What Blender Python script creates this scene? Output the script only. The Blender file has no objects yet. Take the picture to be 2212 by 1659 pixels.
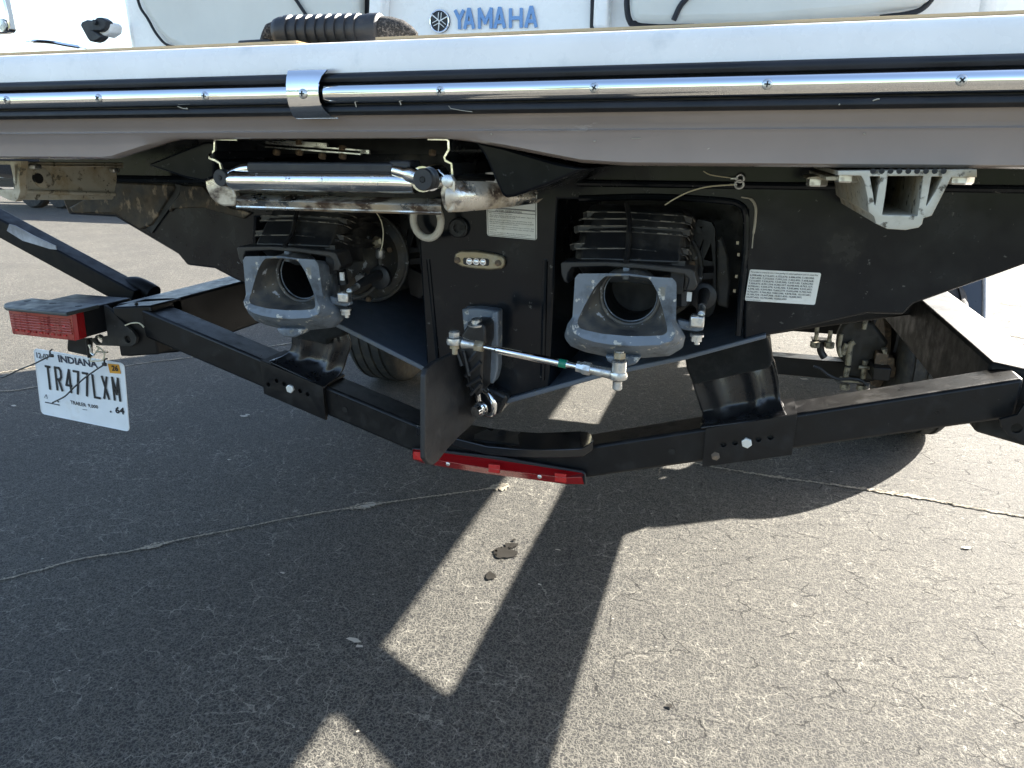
import bpy, bmesh, math, random
from math import sin, cos, radians, pi, atan2, sqrt
from mathutils import Vector, Matrix
random.seed(7)
scene = bpy.context.scene
COL = scene.collection

# ------------------------------------------------------------------ camera
F, CX, CY = 1533.0, 1106.0, 829.5           # focal length and centre of the 2212 x 1659 picture
CAM = Vector((0.434, 0.0, 1.10))
YAW, PITCH = radians(17.5), radians(18.4)
cam_d = bpy.data.cameras.new('camera'); cam = bpy.data.objects.new('camera', cam_d); COL.objects.link(cam)
cam.location = CAM
cam.rotation_euler = (pi/2 - PITCH, 0, YAW)
cam_d.sensor_fit = 'HORIZONTAL'; cam_d.sensor_width = 36.0; cam_d.lens = 36.0*F/2212.0
cam_d.clip_start = 0.02; cam_d.clip_end = 600
scene.camera = cam

# ------------------------------------------------------------------ light
SUN = Vector((1.248, 1.42, 1.0)).normalized()
elev = math.asin(SUN.z)
world = bpy.data.worlds.new('World'); scene.world = world; world.use_nodes = True
wn = world.node_tree.nodes; wl = world.node_tree.links
wn.clear()
sky = wn.new('ShaderNodeTexSky'); sky.sky_type = 'NISHITA'; sky.sun_disc = False
sky.sun_elevation = elev; sky.sun_rotation = atan2(SUN.x, SUN.y)
sky.air_density = 1.0; sky.dust_density = 1.5; sky.ozone_density = 1.0
bg = wn.new('ShaderNodeBackground'); bg.inputs['Strength'].default_value = 0.065
wo = wn.new('ShaderNodeOutputWorld')
wl.new(sky.outputs[0], bg.inputs[0]); wl.new(bg.outputs[0], wo.inputs[0])
sd = bpy.data.lights.new('sun', 'SUN'); sd.energy = 5.0; sd.angle = radians(0.55); sd.color = (1.0, 0.935, 0.84)
so = bpy.data.objects.new('sun', sd); COL.objects.link(so)
so.rotation_euler = SUN.to_track_quat('Z', 'Y').to_euler()
so.location = SUN*30
vs = scene.view_settings
vs.view_transform = 'Standard'; vs.look = 'None'; vs.gamma = 1.0; vs.use_curve_mapping = False
vs.exposure = 2.92

# ------------------------------------------------------------------ rays through the picture, to find real positions
fw = Vector((-sin(YAW)*cos(PITCH), cos(YAW)*cos(PITCH), -sin(PITCH)))
rt = Vector((cos(YAW), sin(YAW), 0)); up = rt.cross(fw)
def ray(x, y): return fw + rt*((x-CX)/F) - up*((y-CY)/F)
def aty(x, y, Y):
    r = ray(x, y); return CAM + r*(Y/r.y)
def atz(x, y, Z=0.0):
    r = ray(x, y); return CAM + r*((Z-CAM.z)/r.z)
def atx(x, y, X):
    r = ray(x, y); return CAM + r*((X-CAM.x)/r.x)
class K:                                     # an enlarged piece of the picture
    def __init__(s, ox, oy, k): s.ox, s.oy, s.k = ox, oy, k
    def px(s, x, y): return ((s.ox+s.k*x)/1.8517, (s.oy+s.k*y)/1.8517)
    def y(s, x, y, Y): return aty(*s.px(x, y), Y)
    def z(s, x, y, Z=0.0): return atz(*s.px(x, y), Z)
    def x(s, x, y, X): return atx(*s.px(x, y), X)
K1=K(0,0,.5424); K2=K(1000,0,.5424); K3=K(2000,0,.5424); K4=K(3000,0,.5426)
K5=K(0,800,.6028); K6=K(750,750,.6028); K7=K(1500,750,.7236); K8=K(2100,700,.7236); K9=K(3000,800,.7234)
KB=K(2700,1200,.4219); KT=K(0,1100,.22604); KA=K(3200,1150,.2713); KD=K(700,500,.6781)
KP=K(0,1300,.4069); KI=K(1600,1700,.4069); KS=K(1900,700,.1808); KQ=K(2950,1050,.1718)
KC=K(1300,1900,.7064); KG=K(0,1900,.7064); KR=K(2700,1900,.7065)

# ------------------------------------------------------------------ materials
def nn(nt, t, **kw):
    n = nt.nodes.new(t)
    for k, v in kw.items(): setattr(n, k, v)
    return n
def rgb(c): return (c[0], c[1], c[2], 1) if not isinstance(c, (int, float)) else (c, c, c, 1)
def mixc(nt, fac, a, b):
    m = nn(nt, 'ShaderNodeMix', data_type='RGBA'); m.clamp_factor = True
    for s, v in ((0, fac), (6, a), (7, b)):
        if hasattr(v, 'links') or hasattr(v, 'is_linked'): nt.links.new(v, m.inputs[s])
        else: m.inputs[s].default_value = v if s == 0 else rgb(v)
    return m.outputs[2]
def math_(nt, op, a, b=0.0, clamp=False):
    m = nn(nt, 'ShaderNodeMath', operation=op); m.use_clamp = clamp
    for i, v in enumerate((a, b)):
        if isinstance(v, (int, float)): m.inputs[i].default_value = v
        else: nt.links.new(v, m.inputs[i])
    return m.outputs[0]
def maprange(nt, v, a, b, c=0.0, d=1.0):
    m = nn(nt, 'ShaderNodeMapRange'); nt.links.new(v, m.inputs[0])
    for i, x in enumerate((a, b, c, d)): m.inputs[i+1].default_value = x
    return m.outputs[0]
def noise(nt, co, scale, detail=4, rough=.55, dist=0.0):
    n = nn(nt, 'ShaderNodeTexNoise'); nt.links.new(co, n.inputs['Vector'])
    n.inputs['Scale'].default_value = scale; n.inputs['Detail'].default_value = detail
    n.inputs['Roughness'].default_value = rough; n.inputs['Distortion'].default_value = dist
    return n.outputs['Fac']
def coords(nt, stretch=None, world=False):
    if world:
        g = nn(nt, 'ShaderNodeNewGeometry'); o = g.outputs['Position']
    else:
        t = nn(nt, 'ShaderNodeTexCoord'); o = t.outputs['Object']
    if stretch:
        m = nn(nt, 'ShaderNodeMapping'); m.inputs['Scale'].default_value = stretch
        nt.links.new(o, m.inputs[0]); o = m.outputs[0]
    return o
MATS = {}
def M(name, base, rough=.5, metal=0.0, coat=0.0, layers=(), bump=None, stretch=None, rvar=.12, world=False, spec=None, ior=None):
    """layers: (colour, noise scale, low, high, stretch) - blotches of dirt, chips, dust"""
    if name in MATS: return MATS[name]
    m = bpy.data.materials.new(name); m.use_nodes = True; nt = m.node_tree; nt.nodes.clear()
    out = nn(nt, 'ShaderNodeOutputMaterial'); p = nn(nt, 'ShaderNodeBsdfPrincipled')
    nt.links.new(p.outputs[0], out.inputs[0])
    co = coords(nt, stretch, world)
    c = None
    f0 = noise(nt, co, 9, 5)
    c = mixc(nt, f0, [x*.86 for x in rgb(base)[:3]], [min(1, x*1.14) for x in rgb(base)[:3]])
    rmask = None
    for L in layers:
        col, sc, lo, hi = L[:4]
        cc = coords(nt, L[4], world) if len(L) > 4 and L[4] else co
        f = maprange(nt, noise(nt, cc, sc, 6, .62), lo, hi)
        c = mixc(nt, f, c, col)
        rmask = f if rmask is None else math_(nt, 'MAXIMUM', rmask, f)
    nt.links.new(c, p.inputs['Base Color'])
    r = maprange(nt, noise(nt, co, 35, 5), .3, .7, max(.02, rough-rvar*rough*2), rough+rvar*rough*2)
    if rmask is not None:
        r = math_(nt, 'ADD', r, math_(nt, 'MULTIPLY', rmask, .35), True)
        mt = math_(nt, 'MULTIPLY', math_(nt, 'SUBTRACT', 1.0, rmask, True), metal)
        nt.links.new(mt, p.inputs['Metallic'])
    else: p.inputs['Metallic'].default_value = metal
    nt.links.new(r, p.inputs['Roughness'])
    p.inputs['Coat Weight'].default_value = coat; p.inputs['Coat Roughness'].default_value = .08
    if spec is not None: p.inputs['Specular IOR Level'].default_value = spec
    if bump:
        b = nn(nt, 'ShaderNodeBump'); b.inputs['Strength'].default_value = bump[1]; b.inputs['Distance'].default_value = bump[2] if len(bump) > 2 else .002
        nt.links.new(noise(nt, co, bump[0], 4), b.inputs['Height']); nt.links.new(b.outputs[0], p.inputs['Normal'])
    MATS[name] = m
    return m

BROWN = (.16, .11, .07)
gel_white = M('white_gelcoat', (.86, .82, .765), .28, coat=.3, layers=((( .55,.55,.53), 14, .60, .85),((.25,.24,.22), 60, .74, .80)), bump=(300, .04))
gel_skirt = M('shade_painted_gelcoat', (.265, .225, .205), .22, coat=.6, layers=(((.45,.42,.39), 22, .66, .80, (.3,1,1)),((.6,.58,.55), 70, .74, .78, (.4,1,1))), bump=(4, .1, .01))  # white gelcoat of the skirt, its shade painted in as warm grey
gel_black = M('black_gelcoat', (.006, .008, .011), .15, coat=.06, spec=.24, layers=(((.020,.022,.024), 7, .50, .85),((.09,.09,.085), 80, .675, .70),((.03,.028,.025),11,.60,.80)), bump=(6, .08, .004))
gel_dirty = M('dusty_black_gelcoat', (.020, .018, .016), .45, spec=.25, layers=(((.10,.078,.055), 22, .42, .66),((.26,.20,.14), 70, .56, .66, (1,1,.5)),((.01,.01,.01), 12, .55, .7)), bump=(60, .3))
vinyl = M('black_vinyl', (.007, .008, .010), .35, spec=.3, layers=(((.10,.10,.10), 60, .70, .80),((.03,.03,.035), 8, .4, .8)), bump=(200, .1))
rubber = M('black_rubber', (.016, .017, .019), .5, layers=(((.09,.08,.07), 40, .60, .85),), bump=(250, .2))
plastic_black = M('dusty_black_plastic', (.012, .012, .013), .42, layers=(((.055,.048,.04), 18, .48, .8),((.16,.13,.10), 90, .66, .8)), bump=(200, .15))
edge_dust = M('dust_worn_plastic_edge', (.20, .18, .15), .6, layers=(((.02,.02,.02), 40, .5, .6),))
chrome = M('chrome', (.80, .80, .80), .07, 1.0, bump=(3, .03, .004), rvar=.3, layers=(((.35,.33,.3), 60, .74, .80),))
chrome_dirty = M('stained_chrome', (.78, .76, .72), .11, 1.0, layers=(((.34,.28,.20), 9, .56, .80, (.25,1,2)),((.12,.09,.06), 110, .62, .70, (1,.6,1))), bump=(90, .12))
chrome_pan = M('muddy_chrome', (.70, .67, .60), .18, 1.0, layers=(((.42,.34,.24), 14, .40, .62),((.07,.045,.03), 30, .52, .62, (.6,.6,1)),((.5,.42,.32), 130, .60, .66)), bump=(90, .3))
steel = M('zinc_steel', (.62, .62, .60), .28, .9, layers=(((.3,.28,.24), 50, .55, .75),))
alu = M('weathered_aluminium', (.50, .47, .39), .45, .3, layers=(((.30,.24,.15), 16, .46, .66),((.10,.085,.06), 90, .57, .64)), bump=(120, .2))
cast = M('blue_grey_cast_metal', (.15, .175, .205), .48, .1, layers=(((.06,.065,.07), 20, .48, .70),((.48,.46,.41), 62, .605, .63),((.20,.19,.16), 30, .60, .66)), bump=(160, .35))
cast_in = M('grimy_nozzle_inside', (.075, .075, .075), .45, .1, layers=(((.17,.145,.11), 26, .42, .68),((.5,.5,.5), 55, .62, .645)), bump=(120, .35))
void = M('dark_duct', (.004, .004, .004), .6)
paint = M('black_powder_coat', (.008, .0082, .009), .36, spec=.3, layers=(((.022,.021,.021), 24, .52, .85),((.12,.11,.10), 120, .70, .78)), bump=(500, .12))
paint_dusty = M('dusty_powder_coat', (.013, .013, .0135), .42, spec=.3, layers=(((.06,.058,.052), 14, .42, .8),((.25,.23,.19), 100, .66, .76)), bump=(500, .2))
matte_black = M('matte_black_steel', (.004, .004, .0045), .5, spec=.15)
lamp_bracket = M('grey_green_lamp_bracket', (.055, .062, .062), .45, layers=(((.09,.09,.085), 40, .5, .7),))
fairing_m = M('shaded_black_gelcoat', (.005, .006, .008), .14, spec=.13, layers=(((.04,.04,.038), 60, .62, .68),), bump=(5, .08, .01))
carpet = M('black_bunk_carpet', (.008, .009, .009), .95, bump=(900, .9, .004), layers=(((.03,.03,.028), 60, .55, .8),))
red = M('red_lens', (.30, .006, .008), .12, coat=.6, bump=(200, .05))
red_faded = M('faded_red_lens', (.36, .05, .035), .38, layers=(((.40,.13,.09), 30, .45, .7),((.20,.015,.01), 60, .5, .6)), bump=(150, .2))
red_led = M('bright_red_reflector', (.50, .012, .010), .2, bump=(900, .8))
tyre_m = M('tyre_rubber', (.022, .022, .021), .75, layers=(((.09,.075,.055), 20, .50, .8),), bump=(200, .3))
white_paint = M('plate_white', (.78, .80, .80), .35, coat=.2, layers=(((.60,.57,.48), 8, .60, .85),))
ink = M('black_ink', (.012, .012, .014), .5)
ink_blue = M('navy_ink', (.02, .025, .05), .5)
grey_ink = M('grey_print', (.04, .04, .045), .6)
orange = M('orange_sticker', (.65, .30, .03), .4)
label_white = M('sticker_vinyl', (.80, .80, .76), .4, layers=(((.60,.57,.48), 25, .55, .8),))
cream = M('cream_wire', (.62, .56, .40), .5)
bronze = M('bronze_bezel', (.30, .25, .17), .38, .7, layers=(((.45,.40,.30), 50, .5, .75),))
lens_m = M('led_lens', (.8, .82, .85), .05, .6)
logo_blue = M('blue_letters', (.12, .24, .46), .25, .2)
pad = M('cream_vinyl_cushion', (.62, .60, .53), .5, bump=(120, .1))
mat_tan = M('tan_deck_mat', (.45, .34, .2), .8, bump=(300, .3))
green_tape = M('green_tape', (.005, .17, .10), .4)
brown_steel = M('rusty_caliper', (.11, .08, .055), .7, layers=(((.3,.2,.12), 60, .5, .7),), bump=(100, .4))
white_ring = M('white_coated_ring', (.55, .52, .46), .5, layers=(((.25,.16,.10), 50, .58, .8),))
ride = M('blue_grey_ride_plate', (.10, .12, .15), .45, layers=(((.16,.16,.15), 40, .58, .8),))
canvas = M('bimini_canvas', (.03, .035, .05), .8)
bark = M('bark', (.09, .07, .05), .9); leafm = M('leaf_green', (.07, .11, .03), .6)
cement = M('crack_fill', (.33, .29, .22), .9, layers=(((.12,.11,.09), 120, .45, .6),), bump=(300, .8, .004))
groove_m = M('crack_groove', (.006, .006, .006), .9)
chip_m = M('pale_paint_fleck', (.36, .33, .27), .8)
tar = M('dark_stain', (.012, .0105, .008), .7, spec=.2)

# ------------------------------------------------------------------ mesh builder
WPOS = {}
class MB:
    def __init__(s): s.v = []; s.f = []
    def add(s, vs, fs):
        n = len(s.v); s.v += [Vector(v) for v in vs]; s.f += [tuple(i+n for i in f) for f in fs]; return s
    def box(s, c, size, R=None):
        c = Vector(c); hx, hy, hz = [q/2 for q in size]
        vs = [Vector((x, y, z)) for x in (-hx, hx) for y in (-hy, hy) for z in (-hz, hz)]
        if R is not None: vs = [R @ v for v in vs]
        return s.add([c+v for v in vs], [(0,1,3,2),(4,6,7,5),(0,4,5,1),(2,3,7,6),(0,2,6,4),(1,5,7,3)])
    def prism(s, pts, vec):
        pts = [Vector(p) for p in pts]; vec = Vector(vec); n = len(pts)
        q = [p+vec for p in pts]
        return s.add(pts+q, [tuple(range(n)), tuple(range(2*n-1, n-1, -1))] + [(i, i+n, (i+1) % n+n, (i+1) % n) for i in range(n)])
    def loft(s, rings, closed=True, caps=True):
        n = len(rings[0]); vs = [Vector(p) for r in rings for p in r]; fs = []
        for k in range(len(rings)-1):
            for i in range(n if closed else n-1):
                j = (i+1) % n
                fs.append((k*n+i, k*n+j, (k+1)*n+j, (k+1)*n+i))
        if caps and closed:
            fs.append(tuple(range(n-1, -1, -1))); fs.append(tuple((len(rings)-1)*n+i for i in range(n)))
        return s.add(vs, fs)
    def tube(s, path, r, n=12, caps=True, square=False):
        path = [Vector(p) for p in path]; rr = r if isinstance(r, (list, tuple)) else [r]*len(path)
        rings = []; ref = None
        for i, p in enumerate(path):
            d = (path[min(i+1, len(path)-1)] - path[max(i-1, 0)]).normalized()
            if ref is None: ref = Vector((0, 0, 1)) if abs(d.z) < .9 else Vector((1, 0, 0))
            a = d.cross(ref).normalized(); b = a.cross(d).normalized(); ref = b
            m = 4 if square else n; off = pi/4 if square else 0
            rings.append([p + (a*cos(2*pi*k/m+off) + b*sin(2*pi*k/m+off))*rr[i]*(1.414 if square else 1) for k in range(m)])
        return s.loft(rings, True, caps)
    def lathe(s, prof, c, axis=(0, 0, 1), n=24, phase=0.0):
        c = Vector(c); ax = Vector(axis).normalized(); a = ax.orthogonal().normalized(); b = ax.cross(a)
        rings = [[c + ax*h + (a*cos(2*pi*k/n+phase) + b*sin(2*pi*k/n+phase))*max(r, 1e-5) for k in range(n)] for r, h in prof]
        return s.loft(rings, True, True)
    def torus(s, c, axis, R, r, n=28, m=10, a0=0, a1=2*pi):
        c = Vector(c); ax = Vector(axis).normalized(); a = ax.orthogonal().normalized(); b = ax.cross(a)
        full = abs(a1-a0-2*pi) < 1e-6; N = n if full else n+1
        vs = []; fs = []
        for i in range(N):
            t = a0+(a1-a0)*i/n; d = a*cos(t)+b*sin(t)
            for j in range(m):
                u = 2*pi*j/m; vs.append(c + d*(R+r*cos(u)) + ax*(r*sin(u)))
        for i in range(n):
            i2 = (i+1) % N
            for j in range(m):
                j2 = (j+1) % m; fs.append((i*m+j, i2*m+j, i2*m+j2, i*m+j2))
        return s.add(vs, fs)
    def sphere(s, c, r, n=14, m=8, sc=(1,1,1)):
        c = Vector(c); rings = [[c+Vector((r*sc[0]*sin(pi*j/m)*cos(2*pi*i/n), r*sc[1]*sin(pi*j/m)*sin(2*pi*i/n), r*sc[2]*cos(pi*j/m))) for i in range(n)] for j in range(m+1)]
        rings[0] = [q+Vector((1e-5*cos(i), 1e-5*sin(i), 0)) for i, q in enumerate(rings[0])]
        return s.loft(rings, True, False)
    def curve2d(s, outline, holes, y, depth, bevel=0.0):
        """plate in the XZ plane at Y=y, real holes; outline and holes are lists of (x, z)"""
        cu = bpy.data.curves.new('tmp', 'CURVE'); cu.dimensions = '2D'; cu.fill_mode = 'BOTH'
        for pts in [outline]+list(holes):
            sp = cu.splines.new('POLY'); sp.points.add(len(pts)-1); sp.use_cyclic_u = True
            for i, p in enumerate(pts): sp.points[i].co = (p[0], p[1], 0, 1)
        cu.extrude = depth/2; cu.bevel_depth = bevel
        ob = bpy.data.objects.new('tmp', cu); COL.objects.link(ob)
        me = bpy.data.meshes.new_from_object(ob.evaluated_get(bpy.context.evaluated_depsgraph_get()))
        vs = [Vector((v.co.x, y+depth/2+v.co.z, v.co.y)) for v in me.vertices]
        fs = [tuple(p.vertices) for p in me.polygons]
        s.add(vs, fs)
        bpy.data.objects.remove(ob); bpy.data.curves.remove(cu); bpy.data.meshes.remove(me)
        return s
    def build(s, name, mat, parent=None, bevel=0.0, sharp=35, seg=2, **props):
        me = bpy.data.meshes.new(name)
        lo = Vector([min(v[i] for v in s.v) for i in range(3)]); hi = Vector([max(v[i] for v in s.v) for i in range(3)])
        c = (lo+hi)/2
        me.from_pydata([v-c for v in s.v], [], s.f)
        bm = bmesh.new(); bm.from_mesh(me)
        bmesh.ops.remove_doubles(bm, verts=bm.verts, dist=1e-6)
        bmesh.ops.recalc_face_normals(bm, faces=bm.faces)
        bm.to_mesh(me); bm.free()
        me.materials.append(mat)
        me.polygons.foreach_set('use_smooth', [True]*len(me.polygons))
        me.set_sharp_from_angle(angle=radians(sharp))
        ob = bpy.data.objects.new(name, me); COL.objects.link(ob)
        if parent is not None:
            ob.parent = parent; ob.location = c - WPOS[parent]
        else: ob.location = c
        WPOS[ob] = c
        if bevel:
            b = ob.modifiers.new('bevel', 'BEVEL'); b.width = bevel; b.segments = seg; b.limit_method = 'ANGLE'; b.angle_limit = radians(32)
            b.harden_normals = False
        for k, v in props.items(): ob[k] = v
        return ob
def tag(o, label, cat, group=None):
    o['label'] = label; o['category'] = cat
    if group: o['group'] = group
    return o
def empty(name, loc, label, cat, group=None):
    o = bpy.data.objects.new(name, None); COL.objects.link(o); o.location = loc; WPOS[o] = Vector(loc)
    o.empty_display_size = .2
    return tag(o, label, cat, group)
def copy_tree(o, delta, parent=None, mirror=None):
    c = o.copy(); COL.objects.link(c); c.parent = parent
    WPOS[c] = WPOS[o] + Vector(delta)
    c.location = WPOS[c] - (WPOS[parent] if parent else Vector())
    for ch in list(o.children): copy_tree(ch, delta, c)
    return c
def text_in(parent, s, TL, TR, BL, box, mat, name='lettering', off=0.0, lift=.0006, ext=0.0):
    """text fitted in box (u0, v0, u1, v1) of the quad spanned by TL, TR, BL"""
    cu = bpy.data.curves.new('tmp', 'FONT'); cu.body = s; cu.size = 1; cu.offset = off; cu.resolution_u = 2; cu.extrude = ext
    ob = bpy.data.objects.new('tmp', cu); COL.objects.link(ob)
    me = bpy.data.meshes.new_from_object(ob.evaluated_get(bpy.context.evaluated_depsgraph_get()))
    xs = [v.co.x for v in me.vertices]; ys = [v.co.y for v in me.vertices]
    x0, x1, y0, y1 = min(xs), max(xs), min(ys), max(ys)
    TL, TR, BL = Vector(TL), Vector(TR), Vector(BL); U = TR-TL; V = BL-TL
    n = U.cross(V).normalized()
    if n.y > 0: n = -n
    mb = MB()
    vs = []
    for v in me.vertices:
        u = box[0] + (v.co.x-x0)/(x1-x0)*(box[2]-box[0]); w = box[3] - (v.co.y-y0)/(y1-y0)*(box[3]-box[1])
        vs.append(TL+U*u+V*w+n*(lift+max(0, v.co.z)*.002/max(ext, 1e-6) if ext else lift))
    mb.add(vs, [tuple(p.vertices) for p in me.polygons])
    bpy.data.objects.remove(ob); bpy.data.curves.remove(cu); bpy.data.meshes.remove(me)
    return mb.build(name, mat, parent, sharp=20)
def quadslab(TL, TR, BL, th, corner=.06, n=None):
    """thin rounded-corner slab, returns its rim points on the front"""
    TL, TR, BL = Vector(TL), Vector(TR), Vector(BL); U = TR-TL; V = BL-TL; lu, lv = U.length, V.length
    r = corner*min(lu, lv); pts = []
    for cu_, cv_, a0 in ((1, 0, -90), (1, 1, 0), (0, 1, 90), (0, 0, 180)):
        cu2 = (lu-r)/lu if cu_ else r/lu; cv2 = (lv-r)/lv if cv_ else r/lv
        for k in range(5):
            a = radians(a0+90*k/4); pts.append(TL + U*(cu2+r/lu*cos(a)) + V*(cv2+r/lv*sin(a)))
    return pts
GLYPH = {'T': [[(0,0),(1,0)],[(.5,0),(.5,1)]], 'R': [[(0,1),(0,0),(.75,0),(1,.12),(1,.38),(.75,.5),(0,.5)],[(.5,.5),(1,1)]], '4': [[(.72,1),(.72,0),(0,.68),(1,.68)]],
 '7': [[(0,0),(1,0),(.45,1)]], 'L': [[(0,0),(0,1),(1,1)]], 'X': [[(0,0),(1,1)],[(1,0),(0,1)]], 'M': [[(0,1),(0,0),(.5,.70),(1,0),(1,1)]],
 'Y': [[(0,0),(.5,.5),(1,0)],[(.5,.5),(.5,1)]], 'A': [[(0,1),(.45,0),(.55,0),(1,1)],[(.2,.68),(.8,.68)]], 'H': [[(0,0),(0,1)],[(1,0),(1,1)],[(0,.5),(1,.5)]]}
def strokes(ch, O, U, V, hw, depth, name, mat, parent):
    n = U.cross(V).normalized()
    if n.y > 0: n = -n
    mb = MB()
    for st_ in GLYPH[ch]:
        P = [O+U*a+V*b for a, b in st_]
        for i, (a, b) in enumerate(zip(P, P[1:])):
            d = (b-a).normalized(); c = d.cross(n).normalized()*hw
            a2 = a-d*hw*(.0 if i == 0 else .7); b2 = b+d*hw*(.0 if i == len(P)-2 else .7)
            e = n*(.00002*(i+len(mb.v)))
            mb.prism([a2+c+e, b2+c+e, b2-c+e, a2-c+e], n*depth)
    return mb.build(name, mat, parent)
def hexb(mb, c, axis, r, h): return mb.lathe([(r*.2, 0), (r, 0), (r, h*.85), (r*.85, h)], c, axis, 6)
def bezpath(pts, n=8):
    """smooth path through the points (Catmull-Rom)"""
    P = [Vector(p) for p in pts]; P = [P[0]*2-P[1]]+P+[P[-1]*2-P[-2]]; out = []
    for i in range(1, len(P)-2):
        for k in range(n):
            t = k/n; a, b, c, d = P[i-1], P[i], P[i+1], P[i+2]
            out.append(.5*((2*b)+(c-a)*t+(2*a-5*b+4*c-d)*t*t+(3*b-a-3*c+d)*t**3))
    out.append(P[-2]); return out

# ================================================================== GROUND
def ground_material():
    m = bpy.data.materials.new('weathered_asphalt'); m.use_nodes = True; nt = m.node_tree; nt.nodes.clear(); L = nt.links
    out = nn(nt, 'ShaderNodeOutputMaterial'); p = nn(nt, 'ShaderNodeBsdfPrincipled'); L.new(p.outputs[0], out.inputs[0])
    co = coords(nt, None, True)
    def warp(sc, amt, det=5):
        nz = nn(nt, 'ShaderNodeTexNoise'); L.new(co, nz.inputs['Vector']); nz.inputs['Scale'].default_value = sc; nz.inputs['Detail'].default_value = det
        nz.inputs['Roughness'].default_value = .6
        su = nn(nt, 'ShaderNodeVectorMath', operation='SUBTRACT'); L.new(nz.outputs['Color'], su.inputs[0]); su.inputs[1].default_value = (.5, .5, .5)
        vm = nn(nt, 'ShaderNodeVectorMath', operation='MULTIPLY_ADD'); L.new(su.outputs[0], vm.inputs[0]); vm.inputs[1].default_value = (amt, amt, 0); L.new(co, vm.inputs[2])
        return vm.outputs[0]
    w1 = warp(30, .050, 8); w2 = warp(120, .016, 4)
    def vor_edge(sc, src, sx=(1, 1, 1), rot=0.0):
        mp = nn(nt, 'ShaderNodeMapping'); mp.inputs['Scale'].default_value = sx; mp.inputs['Rotation'].default_value = (0, 0, rot); L.new(src, mp.inputs[0])
        v = nn(nt, 'ShaderNodeTexVoronoi', feature='DISTANCE_TO_EDGE', voronoi_dimensions='2D'); L.new(mp.outputs[0], v.inputs['Vector'])
        v.inputs['Scale'].default_value = sc
        return v.outputs['Distance']
    def linemask(dist, width): return math_(nt, 'SUBTRACT', 1.0, math_(nt, 'DIVIDE', dist, math_(nt, 'ADD', width, .0004)), True)
    n1 = noise(nt, co, 3.2, 5, .6); n2 = noise(nt, co, 13, 6, .65); n3 = noise(nt, co, 2.2, 4)
    # pale crack network, broken up and of uneven width
    big = vor_edge(12.5, w1, (1, 1.15, 1)); mid = vor_edge(34, w1, (1, 1.3, 1))
    cr1 = linemask(big, math_(nt, 'MULTIPLY', maprange(nt, n2, .40, .66, .0, .034), maprange(nt, n1, .36, .56, .1, 1.0)))
    cr2 = linemask(mid, math_(nt, 'MULTIPLY', maprange(nt, noise(nt, co, 26, 5, .65), .48, .70, .0, .060), maprange(nt, n1, .42, .58)))
    crack = math_(nt, 'MAXIMUM', math_(nt, 'MULTIPLY', cr1, 2.5, True), math_(nt, 'MULTIPLY', cr2, 2.2, True))
    # open fissures that stay dark, mostly to starboard where the seal has split
    fis = vor_edge(7.0, w1, (1.0, 2.6, 1), -.55)
    xs = nn(nt, 'ShaderNodeSeparateXYZ'); L.new(co, xs.inputs[0])
    fmask = math_(nt, 'MULTIPLY', maprange(nt, noise(nt, co, 9, 5, .6), .46, .60), maprange(nt, xs.outputs[0], -.4, .9, .25, 1.0))
    fissure = math_(nt, 'MULTIPLY', linemask(fis, math_(nt, 'MULTIPLY', fmask, .030)), 1.6, True)
    # stones with pale binder worming between them
    ag = vor_edge(105, w2); vein = linemask(ag, maprange(nt, noise(nt, co, 60, 3, .6), .35, .65, .06, .26))
    rid = math_(nt, 'ABSOLUTE', math_(nt, 'SUBTRACT', noise(nt, co, 74, 2, .5, .6), .5)); worm = linemask(rid, .045)
    vein = math_(nt, 'MAXIMUM', math_(nt, 'MULTIPLY', vein, .8), worm)
    fine = noise(nt, co, 420, 3, .6); mottle = noise(nt, co, 95, 3, .7); large = noise(nt, co, .9, 4, .5)
    base = mixc(nt, maprange(nt, mottle, .36, .66), (.0145, .0145, .0142), (.040, .0385, .035))
    base = mixc(nt, math_(nt, 'MULTIPLY', vein, .8), base, (.190, .180, .150))
    base = mixc(nt, maprange(nt, fine, .35, .65, .35, 0), base, (.014, .014, .014))
    base = mixc(nt, maprange(nt, large, .35, .7, 0, .30), base, (.034, .034, .034))
    base = mixc(nt, math_(nt, 'MULTIPLY', crack, .66), base, (.235, .222, .188))
    fl = maprange(nt, noise(nt, w2, 60, 3, .75), .60, .64)
    fl = math_(nt, 'MULTIPLY', fl, maprange(nt, n1, .50, .62))
    base = mixc(nt, math_(nt, 'MULTIPLY', fl, .75), base, (.25, .235, .20))
    base = mixc(nt, math_(nt, 'MULTIPLY', fissure, .9), base, (.006, .006, .006))
    L.new(base, p.inputs['Base Color'])
    p.inputs['Roughness'].default_value = .82; p.inputs['Specular IOR Level'].default_value = .28
    h = math_(nt, 'ADD', math_(nt, 'MULTIPLY', mottle, .7), math_(nt, 'MULTIPLY', fine, .35))
    h = math_(nt, 'ADD', h, math_(nt, 'MULTIPLY', vein, .35))
    h = math_(nt, 'SUBTRACT', h, math_(nt, 'MULTIPLY', fissure, 2.5))
    h = math_(nt, 'SUBTRACT', h, math_(nt, 'MULTIPLY', cr1, .5))
    b = nn(nt, 'ShaderNodeBump'); b.inputs['Strength'].default_value = .8; b.inputs['Distance'].default_value = .0032
    L.new(h, b.inputs['Height']); L.new(b.outputs[0], p.inputs['Normal'])
    return m
asphalt = ground_material()
g = MB(); g.add([(-90, -14, 0), (90, -14, 0), (90, 17, 0), (-90, 17, 0)], [(0, 1, 2, 3)])
ground = g.build('asphalt_ground', asphalt, kind='structure')
WPOS[ground] = Vector((0, 1.5, 0))
grass_m = M('mown_grass', (.055, .085, .022), .9, layers=(((.09,.085,.035), .6, .4, .8),((.03,.05,.012), 9, .4, .7)), bump=(30, .8, .05), world=True)
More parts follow.
